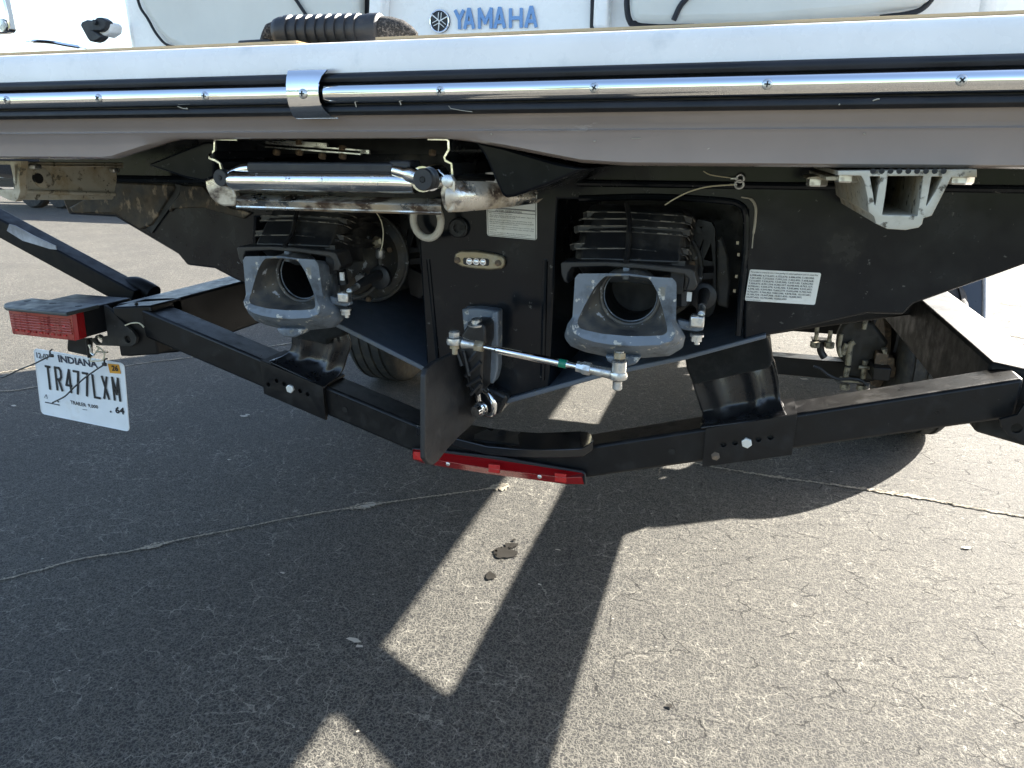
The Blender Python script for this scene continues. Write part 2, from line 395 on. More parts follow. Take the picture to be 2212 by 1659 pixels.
for nm, y0, y1 in (('grass_verge', 17, 160), ('grass_field', -160, -14)):
    MB().add([(-200, y0, -.01), (200, y0, -.01), (200, y1, -.01), (-200, y1, -.01)], [(0, 1, 2, 3)]).build(nm, grass_m, kind='structure')

# ---- seams: irregular crumbled cracks across the parking lot
def seam(pts, w, fill=1.0, seed=1, bulges=()):
    rnd = random.Random(seed); P = bezpath(pts, 26); Lg = []; Rg = []; Lf = []; Rf = []
    for i, p in enumerate(P):
        d = (P[min(i+1, len(P)-1)]-P[max(i-1, 0)]).normalized(); nrm = Vector((-d.y, d.x, 0))
        jit = nrm*rnd.uniform(-1, 1)*w*.35
        b = sum(a*math.exp(-((i/len(P)-t)/s)**2) for t, s, a in bulges)
        wl_ = w*(.35+.65*abs(rnd.gauss(.5, .45)))+b*rnd.uniform(.3, 1); wr_ = w*(.35+.65*abs(rnd.gauss(.5, .45)))+b*rnd.uniform(.3, 1)
        q = Vector((p.x, p.y, 0))+jit
        Lf.append(q+nrm*wl_*fill+Vector((0, 0, .0035))); Rf.append(q-nrm*wr_*fill+Vector((0, 0, .0035)))
        gw = w*.28*abs(rnd.gauss(.6, .5)); o = nrm*w*rnd.uniform(.0, .5)
        Lg.append(q+o+nrm*gw+Vector((0, 0, .0062))); Rg.append(q+o-nrm*gw+Vector((0, 0, .0062)))
    MB().loft([Lf, Rf], False, False).build('crack_fill', cement, ground)
    MB().loft([Lg, Rg], False, False).build('crack_groove', groove_m, ground)
Z0 = lambda x, y: atz(x, y, 0.0)
seam([Z0(-60,1268), Z0(0,1255), Z0(90,1232), Z0(180,1208), Z0(290,1190), Z0(400,1165), Z0(520,1142), Z0(640,1118), Z0(800,1092), Z0(900,1078), Z0(1000,1065), Z0(1100,1050)], .0055, seed=3, bulges=((.40,.02,.016),(.72,.018,.028),(.98,.02,.03)))
seam([Z0(1500,1002), Z0(1600,1020), Z0(1700,1035), Z0(1850,1055), Z0(1980,1075), Z0(2100,1098), Z0(2240,1122)], .0085, seed=5, bulges=((.3,.03,.008),(.6,.1,.010)))
seam([Z0(-60,815), Z0(0,806), Z0(80,792)], .010, seed=6)
seam([Z0(-60,850), Z0(0,846), Z0(70,838), Z0(280,790), Z0(420,772), Z0(560,752), Z0(640,740), Z0(700,730)], .009, seed=8, bulges=((.8,.03,.01),))
seam([Z0(2160,655), Z0(2190,660), Z0(2240,662)], .008, seed=9)
seam([Z0(2160,722), Z0(2240,735)], .012, seed=10)
# ---- oil drips
def blot(c, r, seed, sx=1.0):
    rnd = random.Random(seed); n = 72; ring = []
    ph = [rnd.uniform(0, 6.28) for _ in range(5)]
    for k in range(n):
        a = 2*pi*k/n
        rr = r*(1+.13*sin(2*a+ph[3])+.12*sin(3*a+ph[0])+.07*sin(5*a+ph[1])+.04*sin(9*a+ph[2])+.03*rnd.uniform(-1, 1))
        ring.append(c+Vector((rr*cos(a)*sx, rr*sin(a), .0035)))
    MB().add(ring+[c+Vector((0, 0, .0035))], [(k, (k+1) % n, n) for k in range(n)]).build('oil_stain', tar, ground)
blot(Z0(1090,1196), .030, 1); blot(Z0(1104,1180), .017, 2); blot(Z0(1060,1246), .0155, 3); blot(Z0(1110,1168), .006, 5); blot(Z0(1446,1527), .006, 6)
rs = random.Random(21)
for _ in range(16):
    a_ = rs.uniform(0, 6.28); d_ = rs.uniform(.030, .048); blot(Z0(1090,1196)+Vector((cos(a_)*d_*.8, sin(a_)*d_, 0)), rs.uniform(.0015, .0038), 40+_)
# pale flakes
rnd = random.Random(11)
def flake(c, r):
    n = 7; a0 = rnd.uniform(0, 6)
    ring = [c+Vector((r*rnd.uniform(.4, 1.2)*cos(a0+2*pi*k/n)*1.3, r*rnd.uniform(.4, 1.2)*sin(a0+2*pi*k/n)*.8, .004)) for k in range(n)]
    return ring
fl = MB()
for (x, y, r) in ((30,878,.014),(525,900,.017),(535,897,.010),(765,1385,.014),(775,1398,.010),(1165,1265,.006),(800,1091,.020),(790,1096,.015),(1835,660+140,.014),(2085,1185,.014),(1205,1190,.006),(495,995,.006),(610,1240,.006),(1735,820,.02)):
    rg = flake(Z0(x, y), r); fl.add(rg, [tuple(range(len(rg)))])
for _ in range(170):
    rg = flake(Vector((rnd.uniform(-3.4, 1.9), rnd.uniform(.8, 4.2), 0)), rnd.uniform(.0012, .0038)); fl.add(rg, [tuple(range(len(rg)))])
fl.build('pale_grit', chip_m, ground, kind='stuff')

# ================================================================== BOAT
boat = empty('jet_boat', (0, 1.2, 0), 'white and black jet boat on its trailer, seen from low behind its stern', 'boat')
def part(mb, name, mat, parent=None, **k): return mb.build(name, mat, parent or boat, **k)

# platform profile swept along its slightly skewed rear edge
def py(x): return .847+.043*x
XR = 1.15
def sweep(prof, name, mat, xs=None, bevel=0.0, parent=None):
    """prof: list of (out, z); out > 0 sticks out aft. Runs up the port side, across the stern, back along the starboard side"""
    rings = []
    R = .10
    def P(x, y, nx, ny): return [Vector((x+nx*o, y+ny*o, z)) for o, z in prof]
    if xs is None:
        yl, yr = py(-XR), py(XR)
        rings.append(P(-XR, 6.6, -1, 0)); rings.append(P(-XR, yl+R, -1, 0))
        for k in range(1, 6):
            a = k/6*pi/2; rings.append(P(-XR+R-R*cos(a), yl+R-R*sin(a), -cos(a), -sin(a)))
        rings.append(P(-XR+R, py(-XR+R), 0, -1))
        for k in range(1, 24): x = -XR+R+(2*XR-2*R)*k/24; rings.append(P(x, py(x), 0, -1))
        rings.append(P(XR-R, py(XR-R), 0, -1))
        for k in range(1, 6):
            a = k/6*pi/2; rings.append(P(XR-R+R*sin(a), yr+R-R*cos(a), sin(a), -cos(a)))
        rings.append(P(XR, yr+R, 1, 0)); rings.append(P(XR, 6.6, 1, 0))
    else:
        rings = [P(x, py(x), 0, -1) for x in xs]
    return MB().loft(rings, False, False).build(name, mat, parent or boat, bevel=bevel, sharp=50)
plat = sweep([(-.30, 1.224), (-.012, 1.224), (-.006, 1.2225), (-.002, 1.218), (.0, 1.210), (.001, 1.186), (-.01, 1.1855)], 'swim_platform', gel_white)
rail = sweep([(-.005, 1.1875), (.008, 1.1872), (.0125, 1.184), (.0135, 1.180), (.012, 1.1765), (.004, 1.1750), (.003, 1.1505), (.010, 1.1495), (.0125, 1.147), (.0125, 1.1425), (.008, 1.1392), (-.006, 1.1385)], 'rub_rail', vinyl)
half = [(.004, 1.1745)]+[(.0065+.0125*sin(pi*k/14)**.8, 1.16315+.0114*cos(pi*k/14)) for k in range(1, 14)]+[(.004, 1.1518)]
# chrome insert of the rub rail: two lengths that meet under the clip
def xat(px): return aty(px, 190, py((px-CX)/1500)).x
sweep(half, 'chrome_insert', chrome, xs=[-1.08+i*(xat(640)+1.08)/10 for i in range(11)], parent=rail)
xs2 = [xat(706)+i*(1.08-xat(706))/16 for i in range(17)]
ci = sweep(half, 'chrome_insert', chrome, xs=xs2, parent=rail)
x0 = xs2[0]
capm = MB(); r1 = [Vector((x0, py(x0)-o, z)) for o, z in half]; r2 = [Vector((x0-.006, py(x0)-.004-(o-.004)*.75, 1.1632+(z-1.1632)*.8)) for o, z in half]; r3 = [Vector((x0-.009, py(x0)-.004-(o-.004)*.3, 1.1632+(z-1.1632)*.4)) for o, z in half]
capm.loft([r1, r2, r3], False, False).build('chrome_end_cap', chrome, rail, sharp=60)
def screw(x, y, z, r=.0052, parent=rail):
    o = MB().lathe([(r, .0), (r*.95, .0008), (r*.7, .0018), (r*.3, .0023), (0, .0024)], (x, y, z), (0, -1, .05), 18).build('screw', steel, parent, sharp=60)
    a = random.uniform(0, 1.5); c = Vector((x, y-.0023, z))
    mb = MB()
    for k in (0, 1):
        R = Matrix.Rotation(a+k*pi/2, 3, 'Y'); mb.box(c, (r*1.1, .0012, r*.26), R)
    mb.build('screw_slot', ink, o)
for i, px in enumerate((-155, 38, 231, 456, 958, 1288, 1657, 2070)):
    yy = [222, 215, 207, 199, 190, 185, 181, 177][i]
    x = aty(px, yy, .82+.0000227*px).x
    screw(x, py(x)-.0190, 1.1632, .0056)
# clip over the joint
cl = []
xa, xb = xat(640), xat(706)
cprof = [(.006, 1.1925), (.0150, 1.1905), (.0195, 1.183), (.0225, 1.174), (.0235, 1.1632), (.0222, 1.152), (.0192, 1.144), (.0145, 1.1375), (.009, 1.1350)]
def clip_ring(t):
    out = []
    for i, (o, z) in enumerate(cprof):
        k = abs(i-4)/4; xr = xb+.018*(k**2)-.004
        xl = xa-.006+.0025*(i/8)
        x = xl+(xr-xl)*t; out.append(Vector((x, py(x)-o, z)))
    return out
mb = MB(); A = [clip_ring(t) for t in (0, .33, .66, 1)]
mb.loft(A, False, False)
Bk = [[v+Vector((0, .0022, 0)) for v in r] for r in A]; mb.loft(Bk, False, False)
mb.loft([A[-1], Bk[-1]], False, False)
clip = mb.build('rail_joint_clip', chrome, boat, sharp=60)
xm = aty(664, 195, .83).x; screw(xm, py(xm)-.0237, 1.1632, .006, clip)

# white cove and skirt under the rail, coloured grey for shade, cut away over the ladder
def zb(x):
    pts = [(-1.2,1.084),(-.462,1.084),(-.440,1.0835),(-.415,1.090),(-.335,1.109),(-.32,1.111),(.072,1.111),(.11,1.1065),(.15,1.100),(.20,1.091),(.245,1.083),(.30,1.080),(1.2,1.078)]
    for (a, za), (b, zc) in zip(pts, pts[1:]):
        if a <= x <= b: return za+(zc-za)*(x-a)/(b-a)
    return 1.08
rings = []
for i in range(121):
    x = -1.13+2.26*i/120; b = zb(x); y = py(x)
    rings.append([Vector((x, y+o, z)) for o, z in ((.002, 1.1395), (.004, 1.133), (.012, 1.127), (.0135, 1.1215), (.010, 1.1195), (.013, 1.1165), (.016, min(1.113, b+.004)), (.024, b), (.036, b+.001), (.036, 1.135))])
MB().loft(rings, False, False).build('platform_skirt', gel_skirt, boat, sharp=40)
# platform underside
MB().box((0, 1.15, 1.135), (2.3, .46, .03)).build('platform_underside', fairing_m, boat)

# scratches and rub marks on the skirt and the vinyl
def skirt_pt(Kc, a, b, off=.0):
    p = Kc.y(a, b, .85); return Kc.y(a, b, py(p.x)+off)
for Kc, pts, off, r_ in ((K1,((0,912),(120,905),(200,910),(300,900)),.0105,.0004),(K1,((590,893),(640,900),(700,898),(790,880),(880,870)),.0095,.0006),(K1,((515,900),(540,915),(555,925)),.0095,.0008),
   (K1,((1240,872),(1330,880),(1400,890),(1425,875)),.0095,.0005),(K1,((1645,880),(1655,900),(1650,920)),.0095,.0008),(K1,((342,1148),(368,1165)),.020,.0008),(K1,((180,1108),(350,1098)),.018,.0003),
   (K3,((690,1042),(705,1040)),.0125,.0008),(K3,((970,1022),(1040,1020)),.0125,.0005),(K3,((1440,1140),(1470,1132),(1500,1130)),.017,.0007),(K3,((1530,1100),(1545,1092)),.015,.0008),(K3,((1310,1160),(1355,1165)),.018,.0004),
   (K4,((835,985),(850,992),(845,978)),.012,.0006),(K2,((1440,885),(1460,880)),.0095,.0009),(K2,((1775,985),(1785,992)),.012,.0009),
   (K1,((1310,785),(1350,800),(1385,803),(1375,795)),-.013,.0006),(K2,((1465,780),(1480,800),(1560,815),(1640,825)),-.013,.0004),(K2,((1100,740),(1115,775)),-.013,.0008),(K2,((770,740),(785,790)),-.013,.0007),(K4,((905,742),(940,730),(955,730)),-.013,.0007),(K4,((655,775),(662,765)),-.013,.0007)):
    MB().tube([skirt_pt(Kc, a, b, off) for a, b in pts], r_, 5).build('scratch', chip_m, boat)
# --- hull: solid stern block with two open jet bays
def Y12(x, y): v = aty(x, y, 1.2); return Vector((v.x, 1.2, v.z))
left_pts = [Y12(135,432), Y12(148,463), Y12(249,469), Y12(384,549), Y12(404,573), Y12(462,580), Y12(508,604), Y12(548,622)]
bay_l = [Y12(552,470), Y12(870,452)]
ped_l = [Y12(905,520), Y12(922,800)]
keel = [Y12(962,868), Y12(1010,895), Y12(1060,905), Y12(1096,868)]
ped_r = [Y12(1187,838), Y12(1205,430)]
bay_r = [Y12(1590,437), Y12(1613,455)]
right_pts = [Y12(1606,742), Y12(1659,725), Y12(1874,677), Y12(1952,680), Y12(1973,657), Y12(2124,604), Y12(2212,572), Vector((.90,1.2,.966)), Vector((.95,1.2,.972)), Vector((.975,1.2,1.0))]
poly = [Vector((-1.02,1.2,1.13)), Vector((-.985,1.2,1.05))]+left_pts+bay_l+ped_l+keel+ped_r+bay_r+right_pts+[Vector((1.03,1.2,1.08)), Vector((1.06,1.2,1.13))]
hull_block = MB().prism(poly, (0, .42, 0)).build('stern', gel_black, boat, bevel=.004, sharp=30)
# dusty outer port corner panel, a little proud, with the slanting shadowed gap beside it
KL = K(200, 550, .4069)
pp = [KL.y(a, b, 1.193) for a, b in ((640,440),(1215,465),(1225,505),(1000,860),(880,905),(780,840),(640,750),(420,745),(230,745),(180,690))]
MB().prism(pp, (0, .008, 0)).build('corner_panel', gel_dirty, boat, bevel=.003)
pp = [KL.y(a, b, 1.194) for a, b in ((1290,470),(1500,480),(1560,560),(1760,690),(1980,740),(1900,800),(1500,690),(1200,700),(1180,735),(1160,700),(1270,560))]
MB().prism(pp, (0, .007, 0)).build('dusty_patch', gel_dirty, boat, bevel=.002)
pp = [KL.y(a, b, 1.196) for a, b in ((1228,455),(1292,470),(1270,560),(1000,940),(950,900),(1100,700),(1220,510))]
MB().prism(pp, (0, .005, 0)).build('gap_and_shade_strip', void, boat)  # black strip paints the strake's shadow into the gap
# horizontal beads on the transom
for x0_, x1_, z_, r_ in ((.17, .98, 1.045, .006), (-.98, -.40, 1.040, .008)):
    MB().tube([(x0_, 1.197, z_), (x1_, 1.197, z_)], r_, 10).build('transom_bead', gel_black, boat)
# pedestal side creases
MB().tube([Y12(925,560)+Vector((0,-.0,0)), Y12(948,800)], .004, 8).build('pedestal_crease', gel_black, boat)
MB().tube([Y12(1178,560), Y12(1172,820)], .005, 8).build('pedestal_crease', gel_black, boat)
# starboard bay moulded frame
fr = [(150,75),(150,60),(1200,100),(1245,190),(1235,400),(1180,900)]
MB().tube(bezpath([K8.y(a, b, 1.198) for a, b in ((300,130),(700,120),(1080,140),(1190,165),(1222,230),(1220,420),(1195,650),(1180,885))], 5), .0055, 10).build('bay_rim', gel_black, boat)
MB().tube(bezpath([K8.y(a, b, 1.193) for a, b in ((1195,122),(1250,135),(1275,180),(1272,260),(1262,330),(1255,405))], 5), [.0012]*5+[.0022]*15+[.001]*5+[.001], 6).build('scraped_edge', chip_m, boat)
for a, b in ((1175,375),(1168,560),(1158,640),(1180,440)):
    MB().box(K8.y(a, b, 1.21), (.004, .004, .005)).build('bay_fastener', bronze, boat)
# bay back walls
MB().add([(-.52,1.6,.85),(-.13,1.6,.70),(.13,1.6,.69),(.48,1.6,.815),(.50,1.6,1.1),(-.52,1.6,1.1)], [(0,1,2,3,4,5)]).build('bay_bulkhead', plastic_black, boat)
# hull forward of the stern
half_sec = [(0,.60),(.13,.655),(.495,.795),(.68,.850),(.70,.874),(.83,.935),(.94,.965),(.97,1.0),(1.09,1.10),(1.13,1.14),(1.13,1.20)]
secs = []
for Y, w, dz in ((1.61,1,0),(3.0,1,0),(4.6,.97,.03),(5.8,.80,.12),(6.8,.50,.28),(7.5,.12,.50)):
    h = [(x*w, z+dz*(1-(z-.6)/.6)) for x, z in half_sec]
    ring = [Vector((-x, Y, z)) for x, z in reversed(h)]+[Vector((x, Y, z)) for x, z in h[1:]]
    secs.append(ring)
MB().loft(secs, True, True).build('hull', gel_black, boat, sharp=25)
# blue-grey ride plates closing the bays below
for nm, pts in (('ride_plate', [(548,622),(560,617),(740,703),(922,795),(922,806),(738,713)]), ('ride_plate', [(1092,862),(1300,805),(1480,768),(1655,722),(1655,731),(1480,778),(1300,816),(1094,873)])):
    q = [aty(a, b, 1.19) for a, b in pts]
    MB().prism(q, (0, .42, 0)).build(nm, ride, boat, bevel=.002)
# side hull of upper works: deck, transom wall, seats, windscreen, tower
MB().box((0, 3.9, 1.205), (2.24, 5.2, .035)).build('deck', gel_white, boat, bevel=.01)
wall = MB().box((0, 1.72, 1.45), (2.2, .10, .50)).build('transom_wall', gel_white, boat, bevel=.02)
for sx in (-1, 1):
    MB().box((sx*.985, 2.617, 1.49), (.34, 1.92, .60)).build('quarter_panel', gel_white, boat, bevel=.03, seg=4)
MB().box((0, 3.2, 1.48), (1.9, .5, .55)).build('seat_base', gel_white, boat, bevel=.04)
MB().box((0, 4.9, 1.58), (2.0, .04, .45)).build('windscreen', canvas, boat, bevel=.01)
for sx in (-1, 1):
    MB().tube(bezpath([(sx*1.12, 3.9, 1.22), (sx*1.08, 3.7, 1.9), (sx*.95, 3.9, 2.6)], 6), .03, 12).build('tower_leg', paint, boat)
MB().box((0, 4.6, 2.70), (2.0, 3.1, .05)).build('added_bimini', canvas, boat, bevel=.02)  # unseen canopy, added and sized to shade the ground to port
MB().box((0, 2.6, 2.3), (.0, .0, .0))

# ---- transom wall furniture seen above the platform edge
WY = 1.668
def W(x, y, Y=WY): return aty(x, y, Y)
def panel(pts, Y, th, name, mat, bevel=.012):
    return MB().prism([aty(a, b, Y) for a, b in pts], (0, th, 0)).build(name, mat, boat, bevel=bevel, seg=3)
panel([(280,-190),(290,-60),(301,0),(321,38),(343,73),(364,92),(420,118),(770,118),(772,-190)], 1.62, .05, 'cushion', pad, .014)
panel([(1362,-190),(1362,20),(1368,46),(1420,49),(1640,45),(1870,26),(1990,10),(2008,0),(2060,-60),(2130,-190)], 1.60, .06, 'cushion', pad, .014)
# dark piping and gaps
def line(pts, Y, r, name, mat): return MB().tube(bezpath([aty(a, b, Y) for a, b in pts], 6), r, 8).build(name, mat, boat)
line([(272,-190),(284,-90),(299,4),(319,40),(340,76),(366,99),(420,104),(480,104)], 1.645, .0035, 'piping', vinyl)
line([(560,-190),(600,-90),(628,-20),(645,8),(668,42),(690,70)], 1.612, .0042, 'piping', vinyl)
line([(1357,-190),(1356,-30),(1354,10),(1360,44),(1380,52),(1500,50)], 1.625, .006, 'piping', vinyl)
line([(1590,-190),(1530,-80),(1492,-15),(1470,12),(1455,44)], 1.597, .0055, 'piping', vinyl)
line([(2140,-190),(2080,-90),(2030,-25),(1996,16),(1960,30),(1900,38)], 1.62, .005, 'piping', vinyl)
MB().prism([aty(a, b, 1.66) for a, b in ((776,-190),(803,-190),(794,60),(768,60))], (0,.02,0)).build('gap_and_shade_strip', vinyl, boat)
panel([(803,-190),(838,-190),(823,60),(794,60)], 1.63, .04, 'trim_post', gel_white, .006)
panel([(1290,-190),(1322,-190),(1313,60),(1280,60)], 1.63, .04, 'trim_post', gel_white, .006)
MB().prism([aty(a, b, 1.655) for a, b in ((1277,-60),(1283,-60),(1280,60),(1274,60))], (0,.02,0)).build('gap_and_shade_strip', vinyl, boat)
MB().prism([aty(a, b, 1.655) for a, b in ((830,-60),(838,-60),(832,60),(824,60))], (0,.02,0)).build('gap_and_shade_strip', gel_skirt, boat)
# tan mat edge on the platform
for a, b in ((-1.1, -.13), (-.02, 1.12)):
    xs_ = [a+(b-a)*i/12 for i in range(13)]
    lo = [Vector((x, py(x)+.030, 1.2245)) for x in xs_]; hi = [Vector((x, py(x)+.030, 1.2305)) for x in xs_]
    ba = [Vector((x, py(x)+.40, 1.2305)) for x in xs_]
    MB().loft([lo, hi, ba], False, False).build('deck_mat', mat_tan, boat, sharp=20)
    lo2 = [v+Vector((0, -.001, -.001)) for v in lo]; hi2 = [Vector((v.x, v.y-.001, 1.2268)) for v in lo]
    MB().loft([lo2, hi2], False, False).build('mat_gap_shadow', vinyl, boat)  # dark strip drawn as the shadow in the gap under the mat
# lettering and emblem
TL, TR, BL = W(978,21), W(1160,15), W(981,66)
T2 = W(1159,59)
for ch, u0, u1, sl_ in (('Y',.02,.125,.0),('A',.135,.245,0),('M',.315,.455,0),('A',.50,.615,0),('H',.685,.81,0),('A',.865,.985,0)):
    a = TL+(TR-TL)*(u0+.012); V_ = (BL-TL)*.92; O_ = a+(BL-TL)*.03+Vector((0,-.0005,0))
    strokes(ch, O_, (TR-TL)*(u1-u0), V_+(TR-TL)*-.012, .0036, .003, 'raised_letter', logo_blue, wall)
ec = W(950.5, 46); er = .0245
em = MB().lathe([(er, .006), (er, -.002), (er*.9, -.003), (0, -.003)], ec, (0, 1, 0), 36).build('emblem', ink, wall, sharp=40)
MB().torus(ec+Vector((0,-.0035,0)), (0,1,0), er*.93, er*.075, 40, 8).build('emblem_ring', chrome, em)
for k in range(3):
    R = Matrix.Rotation(radians(120*k+8), 3, 'Y'); mb = MB()
    for sx in (-1, 1): mb.tube([ec+R@Vector((sx*.0034,-.0045,.002)), ec+R@Vector((sx*.0034,-.0045,.0175))], .00085, 6)
    mb.tube([ec+R@Vector((-.0034,-.0045,.002)), ec+R@Vector((0,-.0045,-.002)), ec+R@Vector((.0034,-.0045,.002))], .00085, 6)
    mb.tube([ec+R@Vector((0,-.0045,-.002)), ec+R@Vector((0,-.0045,-.0215))], .0013, 6)
    mb.build('tuning_fork', label_white, em)
# ribbed grab handle lying on the platform
hp = lambda a, b, Y=1.02: K2.y(a, b, Y)
core = [hp(195,235), hp(215,195), hp(290,185), hp(400,182), hp(550,176), hp(700,172), hp(830,168)]
hr = .0195
ctr = lambda a: hp(a, 232+ (500-a)*.018)
hdl = MB().tube([ctr(185), ctr(205), ctr(240), ctr(300), ctr(820), ctr(900), ctr(965), ctr(978)], [.010,.0185,.021,.0195,.0205,.0225,.0225,.019], 22).build('grab_handle', rubber, boat, sharp=50)
for a in (300, 372, 443, 515, 585, 655, 728, 800):
    MB().tube([ctr(a-24), ctr(a-18), ctr(a+18), ctr(a+24)], [.019,.0228,.0228,.019], 22).build('grip_rib', rubber, hdl, sharp=50)
web = M('black_webbing', (.02,.02,.02), .9, layers=(((.12,.11,.10), 300, .5, .6),), bump=(700, 1.0, .003))
MB().tube([hp(970,215), hp(1050,215), hp(1120,225), hp(1180,240), hp(1230,262)], [.017,.016,.014,.009,.004], 14).build('strap', web, hdl)
MB().tube([hp(200,235), hp(160,245), hp(130,275), hp(110,312)], [.015,.014,.010,.008], 14).build('strap', web, hdl)
MB().box(hp(60,318), (.06,.02,.008)).build('strap_foot', rubber, hdl, bevel=.003)
# towel hook / docking light on port
ccY = 1.62
cq = lambda a, b, Y=ccY: K1.y(a, b, Y)
lt = MB().prism([cq(a,b) for a,b in ((700,232),(752,150),(800,160),(817,185),(810,235),(760,270))], (0,.04,0)).build('cleat_plate', gel_white, boat, bevel=.004)
MB().prism([cq(a,b,ccY-.012) for a,b in ((588,185),(600,160),(635,145),(688,150),(710,127),(745,127),(780,150),(783,190),(770,215),(745,232),(700,232),(755,268),(720,300),(690,310),(655,303),(640,280))], (0,.025,0)).build('cleat_cover', rubber, boat, bevel=.004)
MB().lathe([(.006,0),(.006,.006),(.003,.007)], cq(706,165,ccY-.012), (0,-1,0), 16).build('cleat_screw', rubber, boat)
# chrome hinge at the very left and folded cleat
MB().prism([cq(a,b,1.638) for a,b in ((-60,-40),(18,-40),(50,90),(72,215),(62,235),(30,245),(-60,250))], (0,.022,0)).build('chrome_hinge', chrome, boat, bevel=.006, seg=3)
MB().lathe([(.016,0),(.015,.004),(0,.005)], cq(22,185,1.636), (0,-1,0), 18).build('hinge_screw', steel, boat)
MB().tube(bezpath([cq(a,b,1.632) for a,b in ((190,308),(260,304),(380,312),(480,330),(560,343),(640,360))], 5), [.001]*4+[.0045]*18+[.001]*4, 8).build('pop_up_cleat', chrome, boat)

# ---- black fairings either side of the ladder
fa = [aty(a, b, .905) for a, b in ((1022,303),(1085,316),(1135,331),(1200,350),(1268,364),(1180,402),(1110,425),(1092,428),(1083,420),(1062,372),(1045,335))]
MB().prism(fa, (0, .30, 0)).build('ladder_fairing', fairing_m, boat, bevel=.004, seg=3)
fb = [aty(a, b, .90) for a, b in ((316,356),(380,330),(440,306),(462,306),(462,384),(440,392),(400,384))]
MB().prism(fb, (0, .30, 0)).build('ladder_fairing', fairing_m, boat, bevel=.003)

# ---- aluminium platform brackets
def xz(p): return (p.x, p.z)
out = [xz(K4.y(a, b, .875)) for a, b in ((655,1265),(1665,1255),(1665,1300),(1478,1303),(1440,1380),(1335,1585),(1272,1605),(1262,1650),(1240,1672),(1146,1690),(1013,1682),(933,1645),(918,1592),(880,1560),(872,1460),(848,1340),(835,1310),(820,1290),(655,1288))]
h1 = [xz(K4.y(a, b, .875)) for a, b in ((1008,1300),(1018,1292),(1275,1292),(1283,1300),(1262,1460),(1240,1590),(1232,1596),(975,1590),(968,1580),(990,1440))]
h2 = [xz(K4.y(a, b, .875)) for a, b in ((876,1305),(886,1294),(955,1294),(966,1305),(945,1420),(930,1515),(922,1520),(912,1512),(898,1420))]
h3 = [xz(K4.y(a, b, .875)) for a, b in ((1330,1305),(1340,1296),(1415,1296),(1424,1308),(1375,1410),(1305,1520),(1296,1524),(1292,1510),(1312,1410))]
def ar(pts): return pts
br = MB().curve2d(out, [h1, h2, h3], .875, .318, .0008).build('platform_bracket', alu, boat, sharp=30)
for k in range(9):
    c = K4.y(905+k*65, 1262, .8755); MB().lathe([(.0028,0),(.0028,.0015),(0,.0015)], c, (0,-1,0), 14).build('serration_groove', void, br)
MB().prism([K4.y(a, b, .93) for a, b in ((560,1300),(870,1296),(870,1330),(560,1330))], (0,.25,0)).build('bracket_flange', alu, br, bevel=.001)
for a, b, Y in ((1545,1330,.90),(715,1318,.93),(492,1350,1.05)):
    o = MB(); c = K4.y(a, b, Y); hexb(o, c+Vector((0,0,.008)), (0,0,-1), .0135, .012); o.build('bolt', steel, br)
MB().prism([K4.y(a, b, 1.02) for a, b in ((415,1318),(430,1308),(640,1285),(640,1300),(560,1325))], (0,.10,0)).build('bracket_foot', alu, br)
# port bracket
lb = [K1.x(a, b, -.716) for a, b in ((140,1190),(910,1198),(913,1240),(880,1243),(862,1262),(862,1330),(838,1460),(830,1472),(125,1475),(140,1400))]
MB().prism(lb, (-.012, 0, 0)).build('platform_bracket', alu, boat, bevel=.001)
lb_o = boat.children[-1]
for a0_, a1_ in ((1202,1212),(1222,1232)):
    MB().prism([K1.x(a, b, -.709) for a, b in ((140,a0_-6),(912,a0_),(912,a1_),(140,a1_-6))], (-.012,0,0)).build('flange_step', alu, lb_o, bevel=.001)
MB().tube([K1.x(140,1412,-.714), K1.x(842,1432,-.714)], .004, 10).build('lower_ridge', alu, lb_o)
MB().lathe([(.017,0),(.017,.003),(.014,.004),(0,.004)], K1.x(308,1315,-.716), (1,0,0), 20).build('boss', alu, lb_o)
MB().lathe([(.0085,0),(.0085,.0052),(0,.0052)], K1.x(270,1315,-.716), (1,0,0), 16).build('bolt_hole', void, lb_o)
for a, b in ((260,1230),(845,1256)):
    MB().box(K1.x(a, b, -.705), (.012,.016,.008)).build('bolt', steel, lb_o, bevel=.002)
ef = [xz(K1.y(a, b, .905)) for a, b in ((-500,1180),(155,1190),(155,1210),(140,1300),(150,1410),(130,1470),(110,1485),(60,1470),(0,1440),(-60,1400),(-200,1380),(-400,1300))]
hs = [[xz(K1.y(a, b, .905)) for a, b in ((105,1212),(135,1212),(128,1330),(120,1395),(112,1330))], [xz(K1.y(a, b, .905)) for a, b in ((-180,1210),(78,1212),(98,1300),(108,1400),(-20,1400),(-150,1350))]]
MB().curve2d(ef, hs, .905, .012, .0004).build('bracket_end', alu, lb_o)

